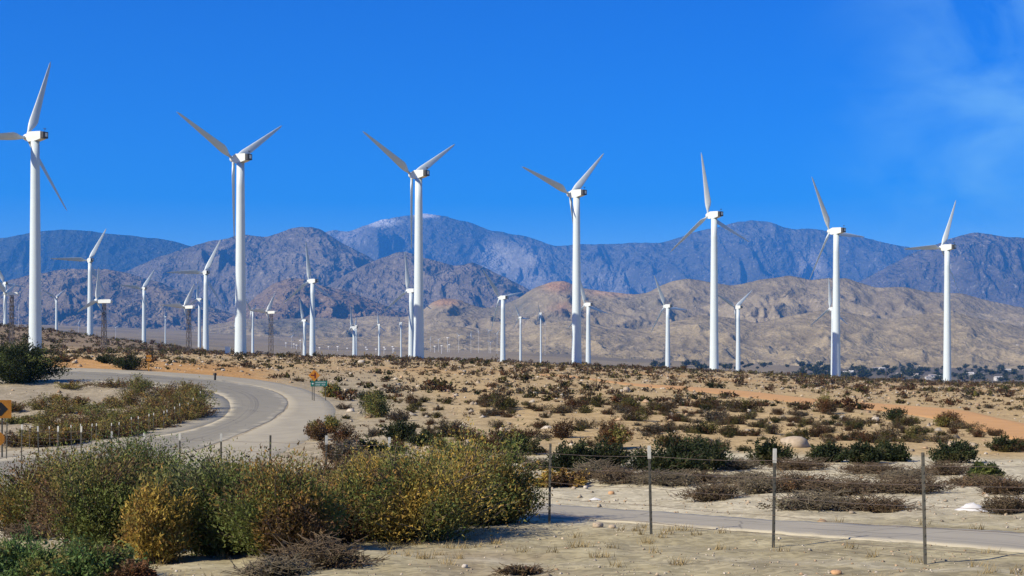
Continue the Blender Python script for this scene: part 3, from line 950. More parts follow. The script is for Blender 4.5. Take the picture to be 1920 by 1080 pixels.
_v, _f = prism([(2.2, .1, .7), (2.2, 1.5, .7), (.8, 1.75, .8), (-3.0, 1.7, .75), (-3.4, 1.3, .7), (-3.2, .1, .72)], 1)
BL_LIT = BL21.copy(); BL_LIT.materials.clear(); BL_LIT.materials.append(M['nacelle'])  # lattice blades: brighter paint than the others, standing in for strong sunlight
NAC2 = bevel(new_mesh("nacelle", _v, _f, [M['nacelle']]), .08)
HUB2 = lathe_mesh("hub", [(2.1, .45), (2.4, .6), (2.9, .6), (3.2, .4), (3.35, .15)], 12, [M['nacelle']])
lat = [(22, 550, 455, 66, .45, 8.4, "dark lattice-tower turbine behind the green tree, white blade raised"),
       (195, 564, 450, 8, .55, 10.6, "dark lattice-tower turbine with broad white blade pointing up"),
       (354, 575, 440, 31, .75, 8.6, "dark lattice-tower turbine beside the mid-distance white tower"),
       (508, 585, 445, 33, .7, 7.4, "dark lattice-tower turbine just past the second big tower")]
for (x, y, D, ph, fc, R, lb) in lat:
    p = world_at(x, y, D)
    g = gz(p.x, p.y)
    sc = R / 10.5
    H = p.z - .8 * sc - g + .2
    t = thing("wind_turbine", lb, "wind turbine", (p.x, p.y, g - .2), math.acos(fc) - view_az(x), "lattice turbines")
    link("lattice_tower", lattice_mesh(H, .8 * sc + .45, .75), t)
    link("nacelle", NAC2, t, (0, 0, H), (0, 0, 0), (sc * .8, sc * .8, sc * .7))
    link("hub", HUB2, t, (0, 0, H + .85 * sc), (0, 0, 0), (sc,) * 3)
    bs = R / 21
    for k in range(3):
        o = link("blade", BL_LIT, t, (0, 2.6 * sc, H + .85 * sc), (0, math.radians(ph + 120 * k), 0), (bs * 1.9, bs * 1.5, bs))

# tiny turbines out on the valley floor
_m = MB(); _m.tube([(0, 0, 0), (0, 0, 1)], [.022, .014], 6)
TINY_T = _m.mesh("tower", [M['far_white']])
_m = MB(); _m.box((0, -.4, .9), (2.0, 5.2, 1.8))
TINY_N = bevel(_m.mesh("nacelle", [M['far_white']]), .12, 1)
TINY_B = blade_mesh(9.0)
tiny_dots = [(510, 652), (511, 662), (528, 654), (526, 658.5), (546, 653), (551, 645), (556, 647), (543, 661), (562, 655), (561, 660), (563, 638), (580, 658), (599, 652), (608, 658), (616, 650), (633, 650), (627, 657), (651, 653), (686, 651), (688, 655), (705, 654.5), (720, 651), (722, 654.5), (736, 650), (738, 654), (815, 649), (828, 648), (842, 646), (839, 633), (406, 657), (536, 643), (590, 646)]
tiny_rot = [(807, 636, 7, 20), (822, 637, 7, 60), (860, 629, 7, 85), (883, 630, 10, 10), (897, 622, 7, 0), (917, 620, 8, 80), (932, 626, 9, 40), (920, 642, 8, 55), (217, 614, 9, 180), (147, 607, 11, 25), (255, 551, 5, 30), (250, 563, 5, 80), (35, 578, 8, 10), (1022, 608, 6, 30), (547, 632, 8, 40)]
for (x, y) in tiny_dots:
    D = 2600 + 500 * R_.random()
    p = world_at(x, y, D); g = gz(p.x, p.y)
    H = max(p.z - g, 9.0)
    t = thing("wind_turbine", "tiny white turbine in the dotted rows along the valley floor", "wind turbine", (p.x, p.y, p.z - H), math.radians(55), "tiny turbines on the valley floor")
    link("tower", TINY_T, t, (0, 0, 0), (0, 0, 0), (18, 18, H))
    link("nacelle", TINY_N, t, (0, 0, H - .8), (0, 0, 0), (.8, .8, .8))
for (x, y, r, ph) in tiny_rot:
    D = 2500 if x < 300 else 2900
    if x < 300 and y < 570: D = 5200
    p = world_at(x, y, D); g = gz(p.x, p.y)
    H = max(p.z - g, 9.0) if p.z - g < 60 else 22.0
    t = thing("wind_turbine", "tiny far turbine with open blades on the pale valley slope", "wind turbine", (p.x, p.y, p.z - H), math.radians(30), "tiny turbines with open blades")
    link("tower", TINY_T, t, (0, 0, 0), (0, 0, 0), (14, 14, H))
    link("nacelle", TINY_N, t, (0, 0, H - .5), (0, 0, 0), (.55, .55, .55))
    sc = r * D / F_PX / 9.0
    for k in range(3):
        link("blade", TINY_B, t, (0, 1.8, H), (0, math.radians(ph + 120 * k), 0), (sc * 1.6, sc, sc))

# ------------------------------------------------------------------ plants
def leaf_quads(P, T, size, asp, rg, C):
    """diamond leaves at points P along directions T; returns verts, faces, colours"""
    n = len(P)
    d = T + rg.normal(0, .55, (n, 3)); d /= np.linalg.norm(d, axis=1, keepdims=True) + 1e-9
    a = np.cross(d, rg.normal(0, 1, (n, 3))); a /= np.linalg.norm(a, axis=1, keepdims=True) + 1e-9
    L = size * rg.uniform(.6, 1.4, (n, 1)); Wd = L * asp
    v = np.stack([P - d * L * .45 + a * Wd * .6, P - d * L * .45 - a * Wd * .6, P + d * L * .6], 1).reshape(-1, 3)
    f = np.arange(n * 3).reshape(n, 3)
    c = np.repeat(C, 3, axis=0)
    return v, f, c


def tri_tubes(P0, P1, r0, r1):
    """many thin three-sided sticks from P0 to P1"""
    n = len(P0)
    d = P1 - P0; d /= np.linalg.norm(d, axis=1, keepdims=True) + 1e-9
    ref = np.where(np.abs(d[:, 2:3]) > .9, np.array([[1., 0, 0]]), np.array([[0, 0, 1.]]))
    a = np.cross(d, ref); a /= np.linalg.norm(a, axis=1, keepdims=True) + 1e-9
    b = np.cross(d, a)
    ring = [(math.cos(q), math.sin(q)) for q in (0, 2.094, 4.189)]
    v = np.stack([P0 + (a * c + b * s) * r0 for c, s in ring] + [P1 + (a * c + b * s) * r1 for c, s in ring], 1).reshape(-1, 3)
    o = np.arange(n)[:, None] * 6
    f = np.concatenate([o + np.array([t_]) for t_ in ((0, 1, 4), (0, 4, 3), (1, 2, 5), (1, 5, 4), (2, 0, 3), (2, 3, 5))], 0)
    return v, f


def shrub_arrays(seed, w, h, nb, nl, leaf, asp, palette, lean=(0, 0), bare=.25, spread=.11, upright=.0, clump=1.3, lobes=5):
    """branches fan out from the root crown; leaves sit along their outer part.
    palette: [(weight, rgb)] - clumps of one colour within the crown"""
    rg = np.random.default_rng(seed)
    # several lobes give the crown an uneven outline
    lb = [(rg.uniform(-.30, .30) * w, rg.uniform(-.30, .30) * w, rg.uniform(.55, 1.0), rg.uniform(.30, .5)) for _ in range(lobes)]
    tips = np.empty((nb, 3))
    for i in range(nb):
        cx, cy, hh, rr = lb[rg.integers(lobes)]
        th = rg.uniform(0, 2 * np.pi); ph = np.arccos(rg.uniform(-.12, 1)) * (1 - upright * .5)
        r = rg.uniform(.72, 1.06) if rg.uniform() > .12 else rg.uniform(1.05, 1.28)
        tips[i] = (cx + math.sin(ph) * math.cos(th) * w * rr * r, cy + math.sin(ph) * math.sin(th) * w * rr * r,
                   h * hh * (.42 + .58 * math.cos(ph) * r))
    tips[:, 2] = np.maximum(tips[:, 2], h * rg.uniform(.03, .18, nb))
    tips[:, 0] += lean[0] * tips[:, 2]; tips[:, 1] += lean[1] * tips[:, 2]
    root = rg.normal(0, .07, (nb, 3)) * np.array([w, w, 0]) + tips * np.array([.18, .18, 0])
    mid = root * .45 + tips * .55; mid[:, 2] = tips[:, 2] * rg.uniform(.55, .8, nb); mid += rg.normal(0, .04 * w, (nb, 3)) * np.array([1, 1, .4])
    bi = rg.integers(0, nb, nl); t = (bare + (1.03 - bare) * rg.uniform(0, 1, nl) ** .75)[:, None]
    A, B, Cc = root[bi], mid[bi], tips[bi]
    P = A * (1 - t) ** 2 + 2 * B * t * (1 - t) + Cc * t * t
    T = 2 * (B - A) * (1 - t) + 2 * (Cc - B) * t; T /= np.linalg.norm(T, axis=1, keepdims=True) + 1e-9
    P = P + rg.normal(0, spread * min(w, h * 1.4) * .38, P.shape)
    P[:, 2] = np.maximum(P[:, 2], .01)
    # colour clumps
    wts = np.array([p[0] for p in palette], float); cols = np.array([p[1] for p in palette], float)
    nz = fbm(P[:, 0] * clump + seed * 1.3, P[:, 2] * clump * 1.2 + P[:, 1] * clump, 3, seed=seed % 40) + rg.normal(0, .05, nl)
    rk = np.argsort(np.argsort(nz)) / nl
    ci = np.searchsorted(np.cumsum(wts / wts.sum()), rk, side='right').clip(0, len(cols) - 1)
    C = cols[ci] * rg.uniform(.72, 1.28, (nl, 1)) * (1 + rg.normal(0, .06, (nl, 3)))
    v, f, c = leaf_quads(P, T, leaf, asp, rg, np.clip(C, .005, 1))
    # stems: two segments per branch
    sv, sf = tri_tubes(np.concatenate([root, mid]), np.concatenate([mid, tips]), .0045 * w + .004, .002 * w + .0015)
    return v, f, c, sv, sf


GREEN = (.130, .155, .042); DGREEN = (.034, .048, .017); OLIVE = (.20, .178, .052); YELLOW = (.36, .255, .055); ORANGE = (.27, .17, .045)
BROWN = (.135, .085, .042); GREY = (.15, .135, .10); SAGE = (.165, .18, .075); BRIGHT = (.10, .165, .05); STRAW = (.33, .25, .12); RUST = (.17, .08, .035)


def shrub(name, px, py, wpx, hpx, palette, label, seed, nb=150, nl=8000, leaf=.055, asp=.38, group=None, cat="shrub", bare=.22, lobes=6, upright=0, clump=.75, rough=True, spread=.11):
    x, y = hit(px, py, True)
    k = F_PX / y
    w, h = wpx / k, hpx / k
    v, f, c, sv, sf = shrub_arrays(seed, w, h * 1.08, nb, nl, leaf, asp, palette, bare=bare, lobes=lobes, upright=upright, clump=clump, spread=spread)
    t = thing(name, label, cat, (x, y, gz(x, y) - .04), R_.uniform(-.3, .3), group)
    link("foliage", new_mesh("foliage", v, f, [M['leaf']], color=c), t)
    link("stems", new_mesh("stems", sv, sf, [M['twig']]), t)
    return t


# --- the thicket along the fence
thicket = [
    (55, 990, 210, 122, [(3, OLIVE), (2, ORANGE), (2, GREEN), (2, BROWN)], "olive shrub with rusty lower twigs at the picture's edge of the thicket"),
    (118, 960, 150, 110, [(3, GREEN), (2, OLIVE), (1, YELLOW)], "green shrub with yellow flecks just before the left fence posts"),
    (180, 1032, 215, 175, [(4, GREEN), (2, DGREEN), (2, OLIVE), (1, BROWN)], "dark green shrub beside the golden bush, bare sand before it"),
    (285, 945, 165, 128, [(5, GREEN), (2, BRIGHT), (1, OLIVE)], "highest green shrub at the back, touching the fence wires"),
    (288, 1056, 108, 150, [(5, YELLOW), (2, ORANGE), (1, OLIVE)], "golden yellow bush standing alone in front of the green thicket"),
    (390, 985, 190, 128, [(3, OLIVE), (2, BROWN), (3, GREEN), (1, SAGE)], "olive brown shrub behind the golden bush, pale twigs on top"),
    (425, 1038, 210, 172, [(5, GREEN), (2, SAGE), (2, DGREEN)], "large deep green shrub right of the golden bush"),
    (500, 965, 190, 108, [(4, SAGE), (2, GREEN), (1, OLIVE)], "grey-green shrub at the back below the pale gravel shoulder"),
    (545, 1035, 190, 165, [(3, GREEN), (2, OLIVE), (3, ORANGE), (2, BROWN)], "green shrub with a streak of amber leaves in the thicket's middle"),
    (610, 955, 170, 92, [(3, SAGE), (2, OLIVE), (2, BROWN)], "low sage-coloured shrub at the back below the roadside brush"),
    (645, 1018, 190, 140, [(3, BROWN), (3, ORANGE), (2, OLIVE), (2, GREEN)], "rusty brown shrub between the green and golden parts"),
    (715, 965, 150, 112, [(3, OLIVE), (2, YELLOW), (2, GREEN)], "olive shrub with lemon-yellow tips at the back of the thicket"),
    (790, 1012, 240, 150, [(3, YELLOW), (3, OLIVE), (3, GREEN), (1, ORANGE)], "yellow and green shrub at the front of the golden end"),
    (850, 985, 210, 165, [(3, ORANGE), (3, OLIVE), (3, GREEN), (2, YELLOW)], "tallest shrub of the golden end, amber patches on green"),
    (928, 982, 135, 140, [(4, GREEN), (2, OLIVE), (2, ORANGE), (2, DGREEN)], "green shrub with amber patches at the road end of the thicket"),
    (35, 1092, 190, 80, [(5, BRIGHT), (2, GREEN), (1, OLIVE)], "low bright green plant in the bottom corner"),
    (165, 1092, 150, 70, [(4, BRIGHT), (3, GREEN), (1, BROWN)], "second low bright green plant beside the corner one"),
    (250, 1092, 60, 40, [(3, BROWN), (2, RUST)], "small rusty tuft at the bottom edge beside the low green plants"),
]
for i, (px, py, w, h, pal, lb) in enumerate(thicket):
    big = w * h
    shrub("desert_shrub", px, py, w * 1.1, h * 1.09, pal, lb, 100 + i, nb=int(110 + big / 180), nl=int(7200 + big * .78), leaf=.056, asp=.40, group="thicket along the fence", spread=.17, lobes=9)

# --- single green creosote bushes and roadside brush, placed where the photograph shows them
DK = [(5, (.020, .029, .011)), (3, DGREEN), (1, (.06, .06, .022))]
OB = [(3, OLIVE), (2, GREEN), (2, ORANGE)]
RB = [(3, BROWN), (2, RUST), (2, OLIVE)]
singles = [
    (36, 717, 108, 84, [(5, (.024, .034, .013)), (4, DGREEN), (2, GREEN)], "dense dark green tree-like bush in front of the tallest turbine's base"),
    (15, 700, 60, 66, [(5, DGREEN), (2, GREEN)], "dark green bush at the picture edge behind the tree-like bush"),
    (244, 692, 52, 27, DK, "round dark bush on the orange bank beside the small orange sign"),
    (200, 681, 34, 16, DK, "smaller dark bush on the orange bank before the round one"),
    (120, 678, 50, 14, RB, "low brown bush on the bank beside the tallest turbine"),
    (716, 783, 68, 50, [(3, DGREEN), (3, OLIVE), (2, GREEN)], "large lone olive bush on the slope past the road signs"),
    (698, 752, 30, 18, DK, "small dark bush just behind the large lone olive bush"),
    (752, 826, 62, 36, DK, "dark bush above the thicket, first of two beside the fence post"),
    (792, 836, 40, 26, DK, "small dark bush next to the pair above the thicket"),
    (706, 853, 62, 30, DK, "low dark bush behind the pale fence post tops"),
    (622, 812, 36, 38, OB, "olive bush on the outer edge of the gravel shoulder"),
    (602, 826, 46, 38, RB, "rusty bush on the shoulder edge below the olive one"),
    (640, 862, 90, 44, [(3, GREY), (2, BROWN)], "dry grey brush at the foot of the gravel shoulder"),
    (622, 745, 32, 24, OB, "olive bush behind the green road sign"),
    (1065, 884, 66, 58, DK, "dark green creosote bush, first of the big pair behind the fence"),
    (1118, 878, 84, 54, DK, "broad dark green creosote bush with bare grey branches before it"),
    (1148, 842, 50, 52, RB, "upright brown bush behind the broad creosote bush"),
    (1252, 896, 110, 74, DK, "largest dark creosote bush, directly behind a white-topped post"),
    (1318, 882, 66, 56, DK, "dark creosote bush joined to the largest one"),
    (975, 852, 60, 36, DK, "dark bush just beyond the golden end of the thicket"),
    (1440, 872, 62, 46, DK, "dark bush behind the second white-topped post"),
    (1556, 866, 62, 34, DK, "first dark bush of the low hedge-like row by the pale sand"),
    (1618, 868, 74, 40, DK, "middle dark bush of the low hedge-like row by the pale sand"),
    (1682, 866, 68, 38, DK, "last dark bush of the low hedge-like row by the pale sand"),
    (1788, 868, 70, 42, DK, "dark bush past the tall post where the pale sand widens"),
    (1850, 900, 58, 36, [(4, GREEN), (3, DGREEN)], "brighter green round bush alone on the pale sand"),
    (1880, 846, 46, 28, DK, "small dark bush below the end of the orange track"),
    (1675, 789, 36, 26, DK, "small dark bush at the lower edge of the orange track"),
    (1770, 800, 46, 32, RB, "brown bush at the lower edge of the orange track"),
    (1548, 776, 34, 40, RB, "upright brown bush where the orange track bends"),
    (1050, 912, 90, 34, [(3, BROWN), (2, ORANGE), (1, YELLOW)], "dry brown bush topped with yellow beside the fence post"),
]
for i, (px, py, w, h, pal, lb) in enumerate(singles):
    shrub("desert_bush", px, py, w * 1.14, h * 1.08, pal, lb, 300 + i, nb=70, nl=int(2200 + w * h * (.85 if i > 1 else 2.2)), leaf=.085 if py > 760 else .14, asp=.5, cat="bush", bare=.18, lobes=5, spread=.14)

# --- brush inside the bend, along the little post fence
inner = [(100, 806, 70, 26), (150, 800, 80, 28), (205, 800, 70, 30), (255, 795, 70, 32), (300, 786, 66, 34), (338, 776, 56, 34), (365, 762, 44, 30), (372, 748, 40, 22), (345, 742, 50, 22), (310, 744, 60, 22), (262, 742, 50, 32), (245, 760, 46, 24),
         (85, 830, 60, 24), (40, 836, 60, 22), (130, 822, 70, 22), (190, 814, 70, 22), (240, 806, 70, 24), (290, 796, 60, 20), (180, 778, 60, 20), (120, 775, 50, 20), (70, 768, 46, 22), (30, 770, 40, 14), (60, 792, 60, 16), (210, 766, 50, 16), (130, 728, 60, 12), (215, 726, 60, 14), (265, 727, 44, 14), (110, 756, 40, 14), (95, 782, 40, 14), (150, 760, 44, 14), (20, 795, 50, 12), (300, 768, 50, 22), (330, 756, 46, 22), (282, 778, 50, 20)]
inner += [(px_, py_ + dy, 52, 24) for (px_, py_) in [(60, 799), (84, 799), (107, 798), (134, 795), (161, 792), (185, 791), (209, 790), (232, 784), (255, 779), (279, 775), (300, 769), (322, 761), (340, 754), (358, 748), (370, 742)] for dy in (27, 36)]
pals = [[(3, OLIVE), (2, BROWN), (1, ORANGE)], [(3, BROWN), (2, OLIVE), (1, RUST)], [(3, OLIVE), (2, GREEN), (1, BROWN)], [(2, ORANGE), (3, OLIVE), (2, BROWN)]]
for i, (px, py, w, h) in enumerate(inner):
    shrub("roadside_brush", px, py, w * 1.2, h * 1.4, pals[i % 4], "olive and rusty brush growing thick inside the road bend", 400 + i, nb=50, nl=int(1300 + w * h * .6), leaf=.10, asp=.4, group="brush inside the road bend", cat="brush", bare=.1, lobes=5, spread=.15)


# --- dead brush heaps
def dead_arrays(seed, w, h, n):
    rg = np.random.default_rng(seed)
    base = rg.normal(0, .24, (n, 3)) * np.array([w, w * .7, 0]); base[:, 2] = np.abs(rg.normal(0, .16, n)) * h
    th = rg.uniform(0, 2 * np.pi, n); el = rg.uniform(-.05, .75, n) * rg.uniform(.3, 1, n)
    L = rg.uniform(.08, .34, n) * min(w, 2.0)
    d = np.stack([np.cos(th) * np.cos(el), np.sin(th) * np.cos(el) * .7, np.sin(el) * 1.1], 1)
    hump = np.clip(1 - (base[:, 0] / (w * .55)) ** 2, .15, 1)
    base[:, 2] += hump * h * rg.uniform(0, .62, n)
    mid = base + d * L[:, None] * .55; tip = mid + (d + rg.normal(0, .35, (n, 3))) * L[:, None] * .5
    tip[:, 2] = np.clip(tip[:, 2], .01, h * 1.1); mid[:, 2] = np.clip(mid[:, 2], .01, h)
    return tri_tubes(np.concatenate([base, mid]), np.concatenate([mid, tip]), .007, .004)


deads = [(1340, 938, 96, 42, "dead brush heap holding the flat white scrap"), (1420, 925, 90, 36, "dead brush heap between the white scrap and the second post"), (1490, 922, 120, 40, "broad dead brush heap just past the second white-topped post"),
         (1590, 926, 130, 34, "dead brush heap in the middle of the long heap row"), (1530, 955, 150, 34, "dead brush heap nearest the frontage road, past the second post"), (1640, 958, 130, 30, "low dead brush tail before the tall bare post"),
         (1700, 922, 130, 30, "dead brush heap right behind the tall bare post"), (1400, 905, 110, 22, "flat dead brush behind the heap with the white scrap"), (1890, 925, 90, 32, "dead brush behind the white sack at the picture edge"),
         (1895, 962, 90, 40, "dead brush heap holding the smaller white sack"), (1250, 910, 120, 30, "dead brush at the foot of the largest creosote bush"), (1640, 888, 110, 20, "flat dead brush below the hedge-like row"),
         (1160, 905, 110, 30, "bare grey branches between the two big creosote bushes"), (1120, 895, 90, 34, "bare pale branches under the broad creosote bush"), (1310, 905, 90, 24, "dead brush on the sand past the largest creosote bush"),
         (1780, 890, 100, 26, "dead brush below the dark bush past the tall post"), (1700, 898, 100, 16, "thin line of dead twigs behind the tall bare post"), (1840, 912, 110, 22, "dead brush under the bright round bush"),
         (960, 868, 60, 24, "dead brush beyond the golden end of the thicket"), (1380, 880, 80, 22, "dead brush between the creosote bushes and the second post"), (1500, 880, 100, 22, "dead brush before the half-buried boulder"),
         (600, 1064, 160, 62, "dark heap of dead twigs in front of the thicket"), (520, 1078, 120, 40, "dead twigs at the bottom edge beside the dark heap"), (975, 1078, 80, 22, "small dark twig at the bottom edge on the gravel"),
         (60, 1010, 110, 30, "dead twigs under the olive shrub at the picture edge"), (1020, 880, 70, 22, "dead brush by the fence next to the yellow-topped bush"), (690, 880, 110, 34, "dead brush behind the thicket by the pale post tops"), (1215, 880, 60, 24, "dead twigs in the gap between the creosote bushes")]
for i, (px, py, w, h, lb) in enumerate(deads):
    x, y = hit(px, py, True); k = F_PX / y
    W_, H_ = w / k, h / k
    v, f = dead_arrays(500 + i, W_, H_, int(260 + 120 * W_))
    pal = [[(3, (.10, .075, .045)), (2, (.15, .115, .07)), (1, (.06, .045, .03))], [(3, (.16, .135, .09)), (2, (.09, .075, .05))], [(3, (.11, .075, .04)), (2, (.07, .05, .03)), (1, (.17, .10, .05))]][i % 3]
    lv, lf, lc, sv, sf = shrub_arrays(520 + i, W_ * 1.05, H_ * .95, 40, int(1200 + 850 * W_), .065, .35, pal, bare=.0, lobes=6, spread=.2)
    V = np.concatenate([v, lv, sv]); Fc = np.concatenate([f, lf + len(v), sf + len(v) + len(lv)])
    C_ = np.concatenate([np.ones((len(v), 3)), lc, np.ones((len(sv), 3))])
    mi = np.concatenate([np.zeros(len(f)), np.ones(len(lf)), np.zeros(len(sf))])
    o = link("dead_brush", new_mesh("dead_brush", V, Fc, [M['deadgrey'] if i % 3 == 1 else M['dead'], M['leaf']], mat_idx=mi, color=C_), None, (x, y, gz(x, y) - .02))
    tag(o, lb, "dead brush", "dead brush on the sand")

# --- scrub of the open slope: a few shared plants, each copy an object
SCRUB = []
spal = [[(w_, tuple(q * .8 for q in c_)) for w_, c_ in pp] for pp in [[(3, BROWN), (2, GREY), (2, OLIVE)], [(3, OLIVE), (2, DGREEN), (1, BROWN)], [(3, GREY), (2, BROWN)], [(3, BROWN), (2, RUST), (1, DGREEN)], [(4, DGREEN), (2, OLIVE), (1, BROWN)], [(3, STRAW), (2, GREY), (2, BROWN)], [(3, OLIVE), (3, BROWN), (1, DGREEN)], [(3, RUST), (3, BROWN)]]]
for k in range(12):
    v, f, c, sv, sf = shrub_arrays(700 + k, 1.6, .78, 46, 2000, .08, .42, spal[k % 8], bare=.05, lobes=5, spread=.17, upright=.2)
    V = np.concatenate([v, sv]); Fc = np.concatenate([f, sf + len(v)])
    C_ = np.concatenate([c * .72, np.tile(np.array([[.08, .06, .04]]), (len(sv), 1))])
    SCRUB.append(new_mesh("scrub_bush", V, Fc, [M['leaf']], color=C_))
LOW = []
for k in range(8):
    v, f, c, sv, sf = shrub_arrays(760 + k, 1.6, .75, 22, 130, .25, .5, spal[k % 8], bare=.05, lobes=4, spread=.17, upright=.2)
    LOW.append((v, f, c * .72))


def on_poly(x, y):
    r = np.zeros(np.shape(x), bool)
    for p in SMOOTH_POLYS:
        r |= in_poly(x, y, p)
    return r


rg = np.random.default_rng(77)
cand = []
N_ = 18500
d_ = np.sqrt(rg.uniform(52 ** 2, 640 ** 2, N_)); d_[:1500] = rg.uniform(54, 140, 1500)
u_ = rg.uniform(-.50, .50, N_)
cx, cy = u_ * d_, d_
dens = .5 + .9 * fbm(cx * .035, cy * .035, 3, seed=90) + .5 * fbm(cx * .15, cy * .15, 2, seed=95)
pxx = 960 + F_PX * u_
inside_bend = (pxx < 640) & (cy < 128)
keep = (rg.uniform(0, 1, N_) < dens) & ~on_poly(cx, cy) & ~on_poly(cx, cy + 3) & ~(in_poly(cx, cy + 7, poly_tr) & (rg.uniform(0, 1, N_) < .8)) & ~inside_bend
keep &= ~((pxx < 480) & (cy < 165) & (cy > 110) & (rg.uniform(0, 1, N_) < .85))
cx, cy = cx[keep], cy[keep]
o_ = np.lexsort((cy, np.abs(cx / cy) > .345)); cx, cy = cx[o_], cy[o_]
cz = ground_h(cx, cy)
size = np.clip(np.exp(rg.normal(-.62, .42, len(cx))), .22, 1.1) * (.78 + .0024 * cy)
NI = 300
for i in range(min(NI, len(cx))):
    k = rg.integers(len(SCRUB)); s_ = float(size[i]) * rg.uniform(.85, 1.1)
    o = link("scrub_bush", SCRUB[k], None, (cx[i], cy[i], cz[i] - .05), (0, 0, rg.uniform(0, 6.28)), (s_, s_, s_ * rg.uniform(.8, 1.3)))
    tag(o, "small dry scrub bush scattered on the tan stony slope", "bush", "scrub scattered over the slope")
VV, FF, CC, b0 = [], [], [], 0
for i in range(NI, len(cx)):
    v, f, c = LOW[rg.integers(len(LOW))]
    if cy[i] > 300:
        v, f, c = v[:126], f[:42], c[:126]
    elif cy[i] > 190:
        v, f, c = v[:180], f[:60], c[:180]
    elif cy[i] > 120:
        v, f, c = v[:255], f[:85], c[:255]
    q = rg.uniform(0, 6.28); ca, sa = math.cos(q), math.sin(q); s_ = size[i] * 1.05
    w_ = np.stack([v[:, 0] * ca - v[:, 1] * sa, v[:, 0] * sa + v[:, 1] * ca, v[:, 2] * rg.uniform(.8, 1.25)], 1) * s_ + np.array([cx[i], cy[i], cz[i] - .05])
    VV.append(w_); FF.append(f + b0); CC.append(c * rg.uniform(.75, 1.25)); b0 += len(v)
d2 = np.sqrt(rg.uniform(55 ** 2, 260 ** 2, 4200)); u2 = rg.uniform(-.4, .4, 4200)
x2, y2 = u2 * d2, d2
k2 = ~on_poly(x2, y2) & ~(((960 + F_PX * u2) < 640) & (y2 < 150)) & (rg.uniform(0, 1, 4200) < .6 + .8 * fbm(x2 * .2, y2 * .2, 2, seed=93))
x2, y2 = x2[k2], y2[k2]; z2 = ground_h(x2, y2)
for i in range(len(x2)):
    v, f, c = LOW[rg.integers(len(LOW))]
    f = f[:40]; v = v[:120]; c = c[:120]
    q = rg.uniform(0, 6.28); ca, sa = math.cos(q), math.sin(q); s_ = rg.uniform(.18, .42)
    w_ = np.stack([v[:, 0] * ca - v[:, 1] * sa, v[:, 0] * sa + v[:, 1] * ca, v[:, 2]], 1) * s_ + np.array([x2[i], y2[i], z2[i] - .02])
    VV.append(w_); FF.append(f + b0); CC.append(c * rg.uniform(.75, 1.35)); b0 += len(v)
o = link("scrub", new_mesh("scrub", np.concatenate(VV), np.concatenate(FF), [M['leaf']], color=np.concatenate(CC)))
tag(o, "low dry desert scrub covering the far slope up to the turbines", "scrub", kind="stuff")


# ------------------------------------------------------------------ stones
def stone_mesh(seed, mat):
    import bmesh
    rg2 = np.random.default_rng(seed)
    bm = bmesh.new(); bmesh.ops.create_icosphere(bm, subdivisions=2, radius=.5)
    v = np.array([p.co[:] for p in bm.verts])
    n_ = fbm(v[:, 0] * 1.6 + seed, v[:, 1] * 1.6 + v[:, 2] * 1.3, 3, seed=seed % 30)
    v = v * (1 + .5 * n_)[:, None] * np.array([1, .8, .62])
    v = np.sign(v) * np.minimum(np.abs(v), np.array([.46, .36, .27]))
    f = np.array([[q.index for q in fc.verts] for fc in bm.faces]); bm.free()
    return new_mesh("rock", v, f, [mat])


ROCKS = [stone_mesh(k, [M['rock'], M['rock_white'], M['rock_orange'], M['rock']][k % 4]) for k in range(8)]
rocks = [(1146, 927, 14, 9, 2, "orange rock lying alone on the pale sand behind the fence"), (1098, 916, 12, 8, 1, "white stone beside the dry brown bush"), (1076, 917, 10, 7, 0, "tan stone beside the dry brown bush"),
         (1122, 988, 22, 13, 0, "tan rock at the near edge of the frontage road"), (1148, 990, 18, 9, 3, "flatter tan rock next to the one by the frontage road"), (1568, 1077, 24, 12, 2, "orange-tan rock at the bottom picture edge"),
         (1174, 735, 18, 14, 0, "round pale boulder on the slope beside the orange track"), (677, 680, 14, 7, 1, "pale boulder near the crest below the far turbines"), (872, 1064, 14, 9, 1, "small white stone on the gravel before the thicket"),
         (1490, 838, 60, 30, 0, "large tan boulder half buried beside the second white-topped post"), (1885, 690, 10, 6, 1, "white stone high on the slope")]
for i, (px, py, w, h, k, lb) in enumerate(rocks[:-1]):
    x, y = hit(px, py, True); kx = F_PX / y
    o = link("rock", ROCKS[k], None, (x, y, gz(x, y) + h / kx * .25), (0, 0, i * 1.3), (w / kx, w / kx, h / kx * 1.6))
    tag(o, lb, "rock")


